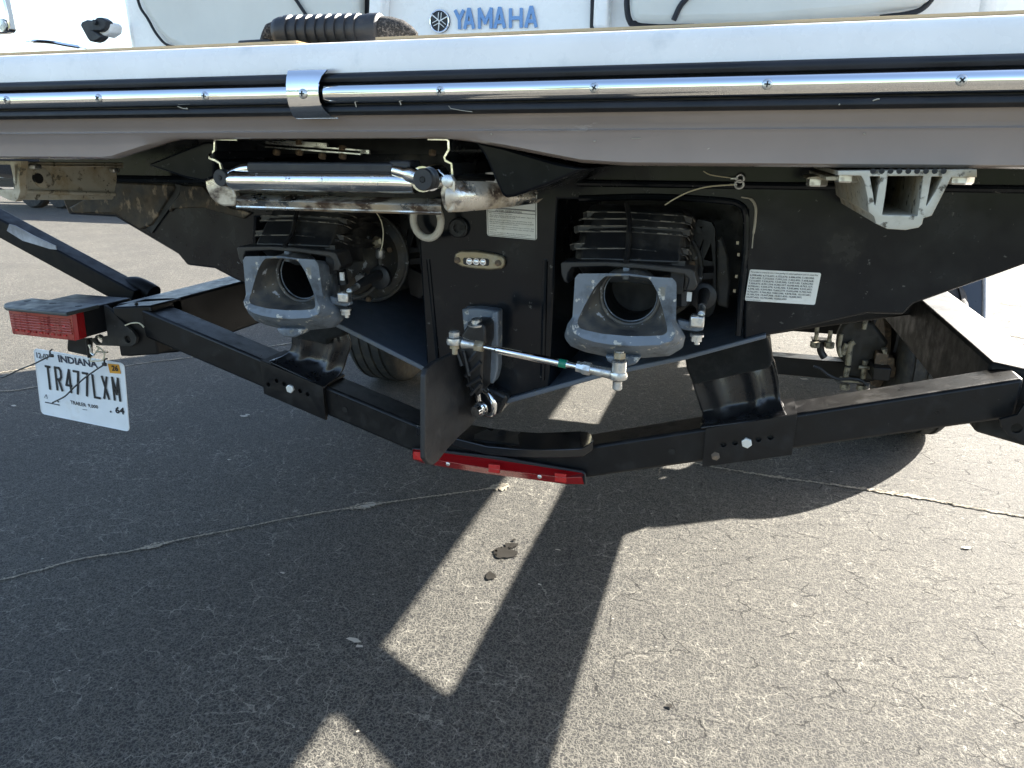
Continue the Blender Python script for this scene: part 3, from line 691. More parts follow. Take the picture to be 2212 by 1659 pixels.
# ---- boarding ladder
lad = MB(); LY = .895
Lp = lambda a, b, Y=LY: KD.y(a, b, Y)
ladder = lad.tube([Lp(335,325), Lp(360,328), Lp(1300,338), Lp(1420,345)], [.0125,.0148,.0148,.0130], 28).build('boarding_ladder', chrome_dirty, boat, sharp=50)
MB().box((Lp(460,250)+Lp(1300,252))/2+Vector((0,.006,0)), ((Lp(1300,252)-Lp(450,250)).x, .036, .0135)).build('step_pad', rubber, ladder, bevel=.003, seg=3)
MB().box((Lp(1300,245)+Lp(1385,247))/2+Vector((0,.008,.002)), (.03, .036, .012)).build('step_pad', rubber, ladder, bevel=.003)
MB().tube(bezpath([Lp(310,315,.90), Lp(345,290,.90), Lp(400,265,.90), Lp(450,258,.90)], 4), .0095, 14).build('rail_tube', chrome_dirty, ladder)
MB().tube(bezpath([Lp(1300,270,.89), Lp(1380,290,.885), Lp(1440,312,.885)], 4), [.0085]*4+[.0105]*5, 14).build('rail_tube', chrome_dirty, ladder)
MB().tube(bezpath([Lp(1460,320,.885), Lp(1510,312,.92), Lp(1560,300,.96)], 5), .0165, 20).build('rail_tube', chrome_dirty, ladder)
for a, b, Y, r in ((265,312,.888,.0122),(1460,322,.872,.0142)):
    o = MB().lathe([(r*.98, .014), (r, .002), (r*.92, 0), (r*.28, 0), (r*.25, .006), (0, .006)], Lp(a, b, Y), (.0, 1, 0), 26).build('end_cap', rubber, ladder, sharp=40)
    MB().lathe([(r*.22,0),(r*.22,.0005),(0,.0005)], Lp(a, b, Y)+Vector((0,-.0004,0)), (0,-1,0), 16).build('cap_hole', void, o)
MB().lathe([(.0155,0),(.0155,.022),(.0145,.024),(0,.024)], Lp(1505,318,.885), (.25,1,.1), 24).build('rail_clamp', chrome, ladder)
# mounting channel edges: bent sheets running forward
def sheet(pts, Y, depth, th, name, mat):
    P = [Lp(a, b, Y) for a, b in pts]; A = []; B = []
    for i, p in enumerate(P):
        d = (P[min(i+1, len(P)-1)]-P[max(i-1, 0)]).normalized(); n = Vector((-d.z, 0, d.x))
        A.append(p+n*th/2); B.append(p-n*th/2)
    ring = A+B[::-1]
    o = MB().prism([p+Vector((0,.004,0)) for p in ring], (0, depth, 0)).build(name, gel_black, ladder, sharp=30)
    MB().prism(ring, (0, .0039, 0)).build('channel_edge', mat, o, sharp=30)
    return o
sheet(((365,86),(245,84),(232,92),(230,150),(200,180),(199,195),(235,208),(262,225),(272,262)), .90, .27, .0028, 'side_channel', chrome_dirty)
sheet(((1490,82),(1600,84),(1612,95),(1614,145),(1588,190),(1594,210),(1630,228),(1636,300)), .90, .27, .0028, 'side_channel', chrome_dirty)
# port ear
ear = [Lp(a, b, .905) for a, b in ((190,280),(215,262),(232,270),(300,360),(345,375),(360,430),(355,478),(285,480),(245,465),(205,425),(180,370),(175,320))]
MB().prism(ear, (0, .012, 0)).build('ladder_ear', chrome_pan, ladder, bevel=.003, seg=3)
# bottom tray
tr = []
for t in range(9):
    u = t/8; a = 360+u*1210; b0 = 400+u*36; 
    tr.append([Lp(a, b0, .925), Lp(a, b0+30, .905), Lp(a, b0+36, .893), Lp(a, b0+44, .891), Lp(a, b0+76, .899), Lp(a, b0+84, .8985), Lp(a, b0+92, .903), Lp(a, b0+95, .910), Lp(a, b0+95, .96)])
MB().loft(tr, False, False).build('ladder_tray', chrome_pan, ladder, sharp=40)
# starboard ear with the long side pan running forward along the hull
pan_f = [Lp(a, b, .89) for a, b in ((1572,330),(1590,300),(1608,290),(1628,300),(1650,330),(1650,505),(1620,520),(1590,500),(1572,460),(1563,400))]
MB().prism(pan_f, (0, .010, 0)).build('ladder_ear', chrome_pan, ladder, bevel=.003, seg=3)
ps = []
for a, bt, bb, Y in ((1610,330,515,.892),(1700,330,512,.905),(1850,335,498,.935),(2000,365,480,.975),(2110,390,465,1.01),(2140,400,440,1.02)):
    t = Lp(a, bt, Y); b_ = Lp(a, bb, Y); m_ = (t+b_)/2+Vector((0,-.010,0)); q = t*.25+b_*.75+Vector((0,-.008,0))
    ps.append([t+Vector((0,.004,0)), t*.7+b_*.3+Vector((0,-.008,0)), m_, q, b_, b_+Vector((0,.03,0))])
MB().loft(ps, False, False).build('side_pan', chrome_pan, ladder, sharp=60)
MB().tube([Lp(1660,300,.93), Lp(1880,312,.98)], .0045, 8).build('side_pan_slot', void, ladder)
MB().lathe([(.006,0),(.0075,.0015),(.0075,.0035),(.005,.0045),(0,.0045)], Lp(1608,330,.888), (.2,-1,.1), 18).build('pivot_washer', steel, ladder)
# hinge strips and bolts up in the shade
for a0, b0, a1, b1 in ((350,100,1150,160),(420,88,900,118),(480,118,1100,165)):
    MB().tube([Lp(a0, b0, 1.02), Lp(a1, b1, 1.02)], .0028, 6, square=True).build('slide_strip', steel, ladder)
for a, b in ((735,92),(735,150),(990,124),(990,172),(600,150),(870,172),(1520,150)):
    o = MB(); hexb(o, Lp(a, b, 1.02), (0,-.3,-1), .006, .007); o.build('slide_bolt', brown_steel, ladder)
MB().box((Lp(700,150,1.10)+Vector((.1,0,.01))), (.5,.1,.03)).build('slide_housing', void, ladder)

# ---- jet drive: nozzle in its cover; built once (starboard), copied to port
def jet(parent):
    NY = 1.045
    N = lambda a, b, Y=NY: K8.y(a, b, Y)
    inner = [(382,625),(420,580),(445,560),(575,558),(680,570),(700,590),(732,650),(760,740),(785,838),(786,868),(765,886),(680,891),(560,890),(430,878),(330,857),(300,845),(290,822),(292,800),(330,720)]
    outer = [(272,640),(276,566),(298,545),(440,544),(570,545),(700,562),(815,570),(838,596),(835,806),(862,850),(887,890),(872,955),(800,1000),(640,1012),(440,1002),(330,978),(250,945),(221,905),(219,880),(238,815),(262,790)]
    # align both outlines by angle about a centre
    cen = Vector((560, 740))
    def resample(pts, n=128):
        res = []
        P = [Vector(p) for p in pts]
        for k in range(n):
            a = -pi/2+2*pi*k/n; d = Vector((cos(a), sin(a))); best = None
            for i in range(len(P)):
                p, q = P[i]-cen, P[(i+1) % len(P)]-cen; e = q-p; den = d.x*e.y-d.y*e.x
                if abs(den) < 1e-9: continue
                t = (p.x*e.y-p.y*e.x)/den; u = (p.x*d.y-p.y*d.x)/den
                if t > 0 and -1e-6 <= u <= 1+1e-6: best = t if best is None else max(best, t)
            res.append(cen+d*(best or 100))
        return res
    def smooth(L, it=2):
        for _ in range(it): L = [(L[i-1]+L[i]*2+L[(i+1) % len(L)])/4 for i in range(len(L))]
        return L
    Oi = resample(inner, 128); Oo = resample(outer, 128); n = len(Oi)
    def ydep(b): return 0.0 if b < 780 else -.012*min(1, (b-780)/60)
    rim_i = [N(p.x, p.y, NY+ydep(p.y)*.6) for p in Oi]
    rim_mid = [N(p.x*.55+q.x*.45, p.y*.55+q.y*.45, NY+ydep(q.y)*1.0-.001) for p, q in zip(Oi, Oo)]
    rim_o = [N(q.x, q.y, NY+(.0 if q.y < 790 else .026*min(1, (q.y-790)/140))) for q in Oo]
    back = [N((q.x-560)*.97+560, (q.y-700)*.97+700, NY+.035+(.015 if q.y > 880 else 0)) for q in Oo]
    back2 = [N((q.x-560)*.72+568, (q.y-690)*.66+690, NY+.105) for q in Oo]
    mb = MB().loft([rim_i, rim_mid, rim_o, back, back2], True, False)
    noz = mb.build('jet_nozzle', cast, parent, sharp=38)
    # inside: from the opening to the round bore
    cc = N(580, 668, NY+.05); bore_r = .0425
    circ = [cc+Vector((bore_r*1.12*cos(-pi/2+2*pi*k/n), 0, -bore_r*1.12*sin(-pi/2+2*pi*k/n))) for k in range(n)]
    mid = [r*.55+c*.45+Vector((0, .004, 0)) for r, c in zip(rim_i, circ)]
    MB().loft([rim_i, mid, circ], True, False).build('nozzle_throat', cast_in, noz, sharp=60)
    MB().torus(cc, (0,1,0), bore_r*1.07, .0028, 40, 8).build('bore_ring', cast_in, noz)
    MB().torus(cc+Vector((0,.006,0)), (0,1,0), bore_r*.98, .0012, 40, 8).build('bore_ring', cast, noz)
    MB().loft([[cc+Vector((bore_r*cos(2*pi*k/32), y_, bore_r*sin(2*pi*k/32))) for k in range(32)] for y_ in (0, .09)], True, False).build('bore', void, noz)
    MB().lathe([(bore_r,0),(bore_r*.5,.002),(0,.003)], cc+Vector((0,.085,0)), (0,1,0), 24).build('bore_back', void, noz)
    # lug below, side lever with its bolt stack
    MB().prism([N(a,b,NY+.005) for a,b in ((440,1000),(640,1010),(615,1045),(560,1062),(490,1058),(455,1030))], (0,.03,0)).build('nozzle_lug', cast, noz, bevel=.003)
    MB().prism([N(a,b,NY+.02) for a,b in ((840,800),(960,825),(985,835),(985,860),(950,868),(880,858),(850,850))], (0,.014,0)).build('steering_lever', cast, noz, bevel=.002)
    for nm_, a, b, r, h, m_ in (('nut',947,905,.0085,.007,steel),('bolt_tip',949,925,.0042,.006,steel),('washer',950,885,.0105,.0035,steel)):
        MB().lathe([(r*.4,-h/2),(r,-h/2),(r,h/2),(r*.4,h/2)], N(a,b,NY+.022), (0,0,1), 6 if nm_ == 'nut' else 18).build(nm_, m_, noz)
    cl_ = MB().box(N(952,805,NY+.024), (.021,.021,.018)).build('clevis', steel, noz, bevel=.003)
    MB().lathe([(.0085,0),(.0085,.005),(.006,.006)], N(948,793,NY+.022), (0,0,1), 6).build('bolt_head', steel, cl_)
    MB().tube([N(975,770,NY+.03), N(978,735,NY+.06), N(985,690,NY+.11)], [.0052,.0052,.006], 12).build('control_rod', steel, cl_)
    MB().tube([N(978,730,NY+.062), N(984,690,NY+.10), N(992,650,NY+.15)], [.0065,.0085,.0095], 14).build('rod_boot', rubber, cl_)
    MB().lathe([(.022,0),(.022,.01),(.015,.014),(0,.014)], N(985,665,NY+.16), (0,-1,0), 24).build('boot_flange', rubber, cl_)
    # stepped ribbed cover above
    tiers = [(195,320,935,.035),(245,300,935,.030),(285,285,925,.026),(330,262,918,.020),(385,250,905,.012),(430,240,900,.006)]
    CY_ = 1.09
    body = []
    for b, xl, xr, d in ((165,345,905,.10),(200,325,925,.075),(330,285,910,.045),(470,250,895,.01),(545,300,860,.03)):
        body.append([N(xl+30,b,CY_+d), N(xl+60,b-6,CY_+d-.012), N(560,b,CY_+d-.016), N(xr-45,b+12,CY_+d-.012), N(xr-18,b+22,CY_+d+.004), N(xr+6,b+24,CY_+d+.09), N(xl+18,b,CY_+d+.09)])
    cov = MB().loft(body, True, True).build('jet_cover', plastic_black, parent, sharp=30, bevel=.002)
    def rib(xl, bl, xm_, bm_, xr, br_, Y, th, drop, mat_=plastic_black, nm_='cover_rib'):
        top = [N(xl,bl+8,Y+.012), N(xl+22,bl,Y), N(xm_,bm_,Y-.002), N(xr-55,br_-6,Y), N(xr-14,br_+2,Y+.006), N(xr,br_+26,Y+.03), N(xr+4,br_+40,Y+.10)]
        bot = [p+Vector((0,0,-th)) for p in top]
        ins = [p+Vector((0,.03,0)) for p in top]; inb = [p+Vector((0,.03,0)) for p in bot]
        o = MB().loft([ins, top, bot, inb], False, False).build(nm_, mat_, cov, sharp=30)
        e = MB().tube([p+Vector((0,-.0004,-.0002)) for p in top[:6]], .0010, 5).build('rib_edge', edge_dust, o)
        return o
    rib(322,202,580,206,938,232,CY_+.060,.010,0)
    rib(300,240,580,240,925,268,CY_+.048,.002,0)
    rib(272,280,580,280,925,302,CY_+.040,.009,0)
    rib(280,310,580,310,910,336,CY_+.030,.002,0)
    rib(250,378,575,380,918,410,CY_+.022,.008,0)
    rib(262,405,575,405,900,440,CY_+.012,.002,0)
    # bottom flange with drooping side arms
    fl_ = [N(a,b,CY_-.022) for a,b in ((195,490),(210,478),(440,476),(540,482),(650,492),(915,520),(935,530),(955,610),(935,640),(885,640),(900,600),(905,575),(880,550),(640,520),(450,508),(260,512),(240,540),(232,580),(240,600),(215,590),(200,555))]
    MB().prism(fl_, (0,.045,0)).build('cover_flange', plastic_black, cov, bevel=.002)
    MB().tube([N(562,160,CY_+.06), N(578,250,CY_+.032), N(570,400,CY_+.005), N(558,480,CY_-.024)], .0042, 8).build('cover_spine', plastic_black, cov)
    MB().box(N(560,540,CY_-.015), (.010,.012,.02)).build('cover_tab', cast, cov, bevel=.002)
    MB().box(N(845,560,CY_+.01), (.02,.02,.05)).build('cover_stay', plastic_black, cov)
    MB().tube([N(868,640,CY_+.02), N(868,720,CY_+.02)], .009, 6).build('hose_end', rubber, cov)
    MB().box(N(908,672,CY_+.0), (.007,.004,.014)).build('hose_tag', label_white, cov)
    # pump housing behind
    pump = MB().lathe([(.050,0),(.062,.05),(.068,.10),(.072,.15),(.092,.16),(.092,.30)], cc+Vector((.0,.10,.0)), (0,1,0), 36).build('pump_housing', cast_in, parent, sharp=30)
    for r_, y_ in ((.073,.12),(.093,.20)):
        MB().torus(cc+Vector((0,y_+.05,0)), (0,1,0), r_, .004, 36, 8).build('pump_flange', cast_in, pump)
    for k in range(8):
        a = 2*pi*k/8+.3; o = MB(); hexb(o, cc+Vector((.083*cos(a), .205, .083*sin(a))), (0,-1,0), .006, .007); o.build('pump_bolt', brown_steel, pump)
    # inspection casting at its starboard side
    pl = [xz(N(a,b,1.36)) for a,b in ((935,265),(960,245),(1030,262),(1050,300),(1055,700),(1040,760),(1010,785),(950,760),(930,600))]
    hh = [[xz(N(a,b,1.36)) for a,b in w_] for w_ in (((960,290),(985,280),(978,300)),((950,440),(985,350),(990,360),(965,450)),((985,470),(1030,370),(1040,480)),((940,505),(1045,500),(1045,540),(960,545)),((950,580),(1040,570),(1045,640),(960,600)))]
    MB().curve2d(pl, hh, 1.36, .014, .001).build('cast_side_plate', plastic_black, pump)
    MB().prism([N(a,b,1.37) for a,b in ((1060,360),(1085,330),(1125,450),(1135,600),(1125,740),(1060,720))], (0,.01,0)).build('dusty_side_panel', cast_in, pump, bevel=.004)
    return noz, cov, pump
noz, cov, pump = jet(boat)
D = Vector((-.592, 0, .0))
for o in (noz, cov, pump): copy_tree(o, D, boat)
# port drive: bypass fitting, thin lanyard
MB().lathe([(.012,0),(.012,.006),(.006,.010),(0,.010)], K6.y(1265,362,1.24), (0,-1,0), 6).build('drain_fitting', bronze, boat)
MB().lathe([(.007,0),(.009,.004),(.009,.016),(.005,.02),(0,.02)], K6.y(1278,470,1.22), (.1,0,1), 12).build('lanyard_end', steel, boat)
MB().lathe([(.013,0),(.013,.006),(.010,.012),(0,.012)], K6.y(1160,600,1.18), (.1,-1,0), 6).build('bolt_head', steel, boat)
MB().tube(bezpath([K6.y(a,b,1.19) for a,b in ((1255,170),(1275,200),(1295,260),(1298,340),(1288,400),(1278,425))], 5), .0011, 6).build('lanyard', cream, boat)

# thin earth wire with two eyelets on the starboard transom
MB().tube(bezpath([K3.y(a,b,1.185) for a,b in ((1500,1262),(1540,1285),(1600,1298),(1680,1308),(1725,1314))], 5), .0009, 6).build('wire', cream, boat)
MB().tube(bezpath([K3.y(a,b,1.16) for a,b in ((1215,1512),(1290,1465),(1400,1412),(1530,1378),(1680,1364),(1725,1362))], 5), .0011, 6).build('wire', cream, boat)
for a,b,r in ((1772,1314,.0055),(1765,1357,.0062)):
    o = MB().torus(K3.y(a,b,1.17), (0,1,0), r, .0020, 20, 8).build('wire_eyelet', steel, boat)
    MB().box(K3.y(a-45,b+3,1.17), (.012,.003,.003)).build('eyelet_crimp', steel, o, bevel=.001)
# scuffs on the transom
MB().prism([K3.y(a,b,1.1995) for a,b in ((40,1355),(85,1352),(100,1400),(60,1405))], (0,.0004,0))

# ---- pedestal fittings
pc = lambda a,b,Y=1.2: K7.y(a,b,Y)
MB().torus(pc(287,182,1.165), (.25,1,0), .0305, .0066, 36, 12).build('tow_eye', white_ring, boat)
MB().lathe([(.018,0),(.018,-.006),(.0145,-.009),(.008,-.008),(.008,-.003),(0,-.003)], pc(465,222,1.198), (0,1,0), 28).build('drain_plug', rubber, boat, sharp=40)
MB().box(pc(482,222,1.188), (.012,.004,.006)).build('plug_slot', void, boat)
# underwater light
lo_ = [(436,395),(440,365),(470,350),(560,350),(650,365),(700,380),(717,395),(716,430),(700,450),(640,458),(560,452),(480,440),(450,425)]
lu = MB().prism([pc(a,b,1.190) for a,b in lo_], (0,.011,0)).build('underwater_light', bronze, boat, bevel=.003, seg=3)
MB().prism([pc(a,b,1.1885) for a,b in ((492,388),(622,394),(630,402),(628,430),(620,434),(500,428),(488,420),(486,396))], (0,.002,0)).build('light_window', ink, lu)
for a,b in ((522,408),(560,410),(597,412)):
    o = MB().sphere(pc(a,b,1.188), .0058, sc=(1,.5,1)).build('led', lens_m, lu)
    MB().torus(pc(a,b,1.187), (0,1,0), .0055, .001, 18, 6).build('led_ring', chrome, o)
for a,b in ((455,402),(680,418)):
    MB().lathe([(.0055,0),(.0055,.002),(0,.003)], pc(a,b,1.1895), (0,-1,0), 14).build('screw', brown_steel, lu)
# instruction sticker
TLs, TRs, BLs = KS.y(232,-170,1.1975), KS.y(1368,-100,1.1975), KS.y(268,1345,1.1975)
def sticker(TL_, TR_, BL_, name, th=.0008, corner=.05):
    pts = quadslab(TL_, TR_, BL_, th, corner)
    return MB().prism(pts, (0, th, 0)).build(name, label_white, boat)
st = sticker(TLs, TRs, BLs, 'instruction_sticker')
def vv(y): return (y+170+ (0))/1515.0
lines = [('AFTER OPERATION',.18,.70,735,775),('After removing from the water:',.045,.52,805,835),
 ('- Flush drive system and hull with fresh water. Open the',.045,.955,852,885),('drain plug at the back of the hull.',.06,.58,885,918),
 ('- Start the engine and rapidly move throttle lever from',.04,.90,950,980),('idle to half-throttle and back for 10-15 seconds to drain',.06,.94,992,1022),('any leftover water in exhaust system.',.06,.64,1035,1065),
 ('- Lift rear platform hatch. Remove cleanout caps to let water drain.',.04,.955,1092,1122),('- Leave access caps loose between uses, except when',.04,.94,1138,1168),('trailering.',.055,.20,1180,1208),
 ("- Refer to the Owner's Manual for draining procedure,",.035,.88,1235,1265),('complete maintenance and storage information.',.05,.80,1275,1305)]
for s_, u0, u1, v0, v1 in lines:
    text_in(st, s_, TLs, TRs, BLs, (u0, vv(v0), u1, vv(v1)), ink, off=.004)
def frame_line(par, TL_, TR_, BL_, u0, v0, u1, v1, w=.0004, mat=grey_ink):
    U = TR_-TL_; V = BL_-TL_; mb = MB(); P = lambda u,v: TL_+U*u+V*v+Vector((0,-.0006,0))
    c = [P(u0,v0),P(u1,v0),P(u1,v1),P(u0,v1)]
    for i in range(4): mb.tube([c[i], c[(i+1) % 4]], w, 4)
    mb.build('printed_frame', mat, par)
frame_line(st, TLs, TRs, BLs, .025, vv(712), .975, vv(1325))
frame_line(st, TLs, TRs, BLs, .025, vv(712), .975, vv(782))
frame_line(st, TLs, TRs, BLs, .025, vv(-120), .975, vv(695))
text_in(st, 'CAUTION', TLs, TRs, BLs, (.3, .06, .7, .10), ink)
# patent number sticker
TLq, TRq, BLq = KQ.y(290,160,1.1975), KQ.y(1950,245,1.1975), KQ.y(170,885,1.1975)
sq = sticker(TLq, TRq, BLq, 'patent_sticker')
rows = ['6,908,680; 6,712,651; 6,752,672; 6,886,654; 7,183,000;','7,201,620; 7,273,033; 7,399,210; 7,422,495; 7,458,668;','7,513,807; 7,530,870; 7,549,900; 7,647,143; 7,654,242;',
 '7,950,875; 8,991,534; 8,382,537; 8,648,430; 8,763,157;','8,998,661; 9,505,479; 9,545,982; 9,545,884; 9,555,857;','9,598,182; 9,599,983; 9,605,579; 9,630,698; 9,745,943;',
 '9,766,091; 9,766,452; 9,863,285; 9,878,768; 10,157,081;','10,180,734; 10,647,368; 10,621,830; 10,583,907;','10,697,463; 10,703,448; 10,822,059']
text_in(sq, 'This product is covered by one or more pending U.S. patent applications and U.S. patent Nos.', TLq, TRq, BLq, (.015,.045,.965,.115), grey_ink, off=.006)
for i, s_ in enumerate(rows):
    u1 = .92 if i < 7 else (.80 if i == 7 else .59)
    text_in(sq, s_, TLq, TRq, BLq, (.015, .145+i*.088, u1, .210+i*.088), grey_ink, off=.022)
text_in(sq, 'and in foreign patents.', TLq, TRq, BLq, (.015,.945,.23,.985), grey_ink, off=.006)

# ---- steering fin on the centreline, its bracket and tie rod
mt = [pc(a,b,1.175) for a,b in ((478,672),(560,668),(680,684),(678,1000),(665,1060),(650,1088),(625,1080),(622,960),(600,995),(490,790))]
MB().prism(mt, (0,.028,0)).build('fin_bracket', cast, boat, bevel=.004)
MB().prism([pc(a,b,1.165) for a,b in ((645,690),(680,684),(678,1000),(665,1060),(650,1088),(630,1080),(628,850))], (0,.012,0)).build('fin_bracket_edge', cast, boat, bevel=.003)
FX = -.018
fx = lambda a,b,X=FX: K7.x(a,b,X)
blade_pts = [(278,1040),(290,1000),(330,965),(430,918),(470,905),(500,990),(520,1090),(556,1170),(556,1285),(530,1322),(460,1385),(400,1450),(350,1515),(325,1535),(300,1532),(276,1500)]
blade = MB().prism([fx(a,b) for a,b in blade_pts], (-.0095,0,0)).build('steering_fin', rubber, boat, bevel=.003, seg=3)
# hub arm
arm = MB().prism([pc(a,b,1.12) for a,b in ((478,812),(505,770),(535,745),(590,750),(612,770),(612,860),(598,900),(590,1130),(560,1160),(520,1090),(500,990),(465,900))], (0,.05,0)).build('fin_hub', plastic_black, blade, bevel=.004)
for a,b,c_,d in ((450,900,480,985),(490,905,520,1040),(520,960,585,880),(500,1045,585,965),(510,1095,585,1050),(530,1145,585,1080)):
    MB().tube([pc(a,b,1.112), pc(c_,d,1.112)], [.003,.0042], 6).build('hub_rib', rubber, blade)
MB().lathe([(.016,0),(.016,.003),(.010,.004),(.009,.010),(.006,.011),(0,.011)], pc(562,757,1.13), (0,-.15,1), 22).build('pivot_bolt', steel, blade)
# tow ring (chrome) at keel foot
MB().torus(pc(615,1185,1.14), (.55,.8,.15), .0240, .0055, 30, 12).build('keel_eye', chrome, boat)
MB().lathe([(.011,0),(.013,.002),(.013,.010),(.010,.012),(.010,.022),(0,.024)], pc(596,1215,1.125), (-.35,-1,-.1), 20).build('keel_eye_nut', chrome, boat)
MB().prism([pc(a,b,1.17) for a,b in ((600,1090),(720,1150),(735,1165),(690,1250),(640,1275),(600,1262),(560,1230),(560,1130))], (0,.10,0)).build('keel_foot', gel_black, boat, bevel=.01, seg=3)
# tie rod
TY0, TY1 = 1.03, 1.02
def tp(t): return pc(440,848,TY0)*(1-t)+K8.y(515,1106,TY1)*t
rod = MB().tube([tp(.19), tp(.26), tp(.27), tp(.70), tp(.71), tp(.78)], [.0036,.0036,.0062,.0062,.0050,.0042], 18).build('tie_rod', chrome, boat, sharp=40)
MB().tube([tp(.655), tp(.70)], .0068, 18).build('green_tape_band', green_tape, rod)
MB().tube([tp(.055), tp(.10), tp(.15)], [.0095,.0068,.0065], 14).build('rod_end_shank', steel, rod)
o = MB(); hexb(o, tp(.135), tp(1)-tp(0), .0095, .014); o.build('lock_nut', bronze, rod)
MB().lathe([(.006,-.005),(.0125,-.005),(.0135,0),(.0125,.005),(.006,.005)], tp(0), (0,0,1), 22).build('rod_end', steel, rod)
MB().lathe([(.0085,0),(.0095,.002),(.0095,.009),(.007,.011),(0,.011)], tp(0)+Vector((0,0,.006)), (0,0,1), 6).build('rod_bolt', steel, rod)
MB().lathe([(.0085,0),(.0085,.006),(.005,.007),(.005,.016),(0,.016)], tp(0)-Vector((0,0,.006)), (0,0,-1), 6).build('rod_nut', bronze, rod)
MB().tube([tp(.76), tp(.79), tp(.80), tp(.84)], [.0085,.0085,.0105,.0105], 8).build('rod_end_shank', steel, rod)
MB().tube([tp(.84), tp(.96)], [.0075,.0085], 16).build('rod_end_shank', steel, rod)
MB().lathe([(.006,-.0055),(.0135,-.0055),(.0145,-.003),(.0145,.003),(.0135,.0055),(.006,.0055)], tp(1), (0,0,1), 24).build('rod_end', steel, rod)
c1 = K8.y(520,1072,TY1)
MB().lathe([(.010,-.010),(.0115,-.008),(.0115,.012),(.009,.014)], c1, (0,0,1), 18).build('spacer', steel, rod)
MB().lathe([(.0095,0),(.0095,.009),(.006,.010)], K8.y(522,1012,TY1), (0,0,1), 6).build('rod_nut', bronze, rod)
MB().tube([K8.y(522,975,TY1), K8.y(522,1000,TY1)], .007, 14).build('stud', steel, rod)
MB().lathe([(.0075,0),(.0075,.012),(.006,.014),(0,.014)], K8.y(512,1138,TY1), (0,0,-1), 14).build('bolt_tip', steel, rod)

# ================================================================== TRAILER
trailer = empty('boat_trailer', (0, 3, 0), 'black steel bunk trailer with a V-shaped rear crossmember under the jet boat', 'trailer')
def T(mb, name, mat, **k): return mb.build(name, mat, k.pop('parent', trailer), **k)
for sx in (-1, 1):
    T(MB().prism([(sx*.87,1.375,.616),(sx*.965,1.30,.616),(sx*.965,1.30,.748),(sx*.87,1.375,.748)], (0,4.6,0)), 'frame_rail', paint_dusty if sx > 0 else paint, bevel=.006)
    T(MB().tube([(sx*.91,5.9,.69), (sx*.06,7.6,.62)], .045, square=True), 'frame_tongue', paint, bevel=.004)
T(MB().tube([(0,7.2,.62),(0,9.0,.58)], .045, square=True), 'tongue', paint)
cm = [(-.90,.744),(-.13,.5135),(.13,.5135),(.90,.744)]
cmb = [(x, z-.070) for x, z in reversed(cm)]
cross = T(MB().prism([(x,1.30,z) for x, z in cm+cmb], (0,.076,0)), 'rear_crossmember', paint, bevel=.006, sharp=25)
for a,b,Y in ((745,885,1.2992),(1451,975,1.2992)):
    MB().lathe([(.0065,0),(.0065,.0006),(0,.0006)], aty(a,b,Y), (0,-1,0), 16).build('bolt_hole', void, cross)
# second crossmember stubs carrying the bunks further forward
for sx in (-1, 1):
    T(MB().prism([(sx*x,2.005,z) for x, z in ((.36,.640),(.90,.780),(.90,.700),(.64,.640),(.36,.570))], (0,.076,0)), 'crossmember_arm', paint, bevel=.005)
def zt(x): return max(.5135, .474+.3*abs(x))
# bunk brackets: sleeves with holes
def sleeve(xa_, xb_, holes, bolts, lowbolt, flip):
    g_ = .004
    o = T(MB().prism([(xa_,1.289,zt(xa_)+g_),(xb_,1.289,zt(xb_)+g_),(xb_,1.289,zt(xb_)-.074),(xa_,1.289,zt(xa_)-.074)], (0,.003,0)), 'tmp', paint)
    bpy.data.objects.remove(o)
    outl = [(xa_,zt(xa_)+g_),(xb_,zt(xb_)+g_),(xb_,zt(xb_)-.070-.004),(xa_,zt(xa_)-.070-.004)]
    def circ(c, r, n=16): return [(c[0]+r*cos(2*pi*k/n), c[1]+r*sin(2*pi*k/n)) for k in range(n)]
    hs_ = [circ(xz(aty(a,b,1.287)), .0058) for a,b in holes]
    s_ = MB().curve2d(outl, hs_, 1.287, .007, .0006).build('bunk_sleeve', paint, trailer, sharp=30)
    MB().prism([(xa_,1.294,zt(xa_)+g_),(xb_,1.294,zt(xb_)+g_),(xb_,1.294,zt(xb_)+g_-.005),(xa_,1.294,zt(xa_)+g_-.005)], (0,.088,0)).build('sleeve_top', paint, s_)
    MB().prism([(xa_,1.2965,zt(xa_)+g_-.012),(xb_,1.2965,zt(xb_)+g_-.012),(xb_,1.2965,zt(xb_)-.070),(xa_,1.2965,zt(xa_)-.066)], (0,.002,0)).build('sleeve_back', void, s_)
    for a,b in bolts:
        q = MB(); hexb(q, aty(a,b,1.2865), (0,-1,0), .0098, .006); q.build('bolt', M('white_zinc', (.72,.72,.68), .35, .3), s_)
    for a,b in lowbolt:
        q = MB(); hexb(q, aty(a,b,1.2865), (0,-1,.4), .0085, .004); q.build('bolt', brown_steel, s_)
    return s_
bx = lambda a,b: KB.px(a,b)
xr0, xr1 = aty(1522,960,1.287).x, aty(1716,935,1.287).x
sr = sleeve(xr0, xr1, [bx(458,1371),bx(568,1353),bx(790,1322),bx(905,1302)], [bx(680,1350)], [bx(385,1480)], 1)
k6 = lambda a,b: K6.px(a,b)
xl0, xl1 = aty(*k6(495,1240),1.287).x, aty(*k6(905,1420),1.287).x
sl = sleeve(xl0, xl1, [k6(592,1283),k6(642,1304),k6(748,1350),k6(797,1373),k6(537,1308)], [k6(686,1333)], [], -1)
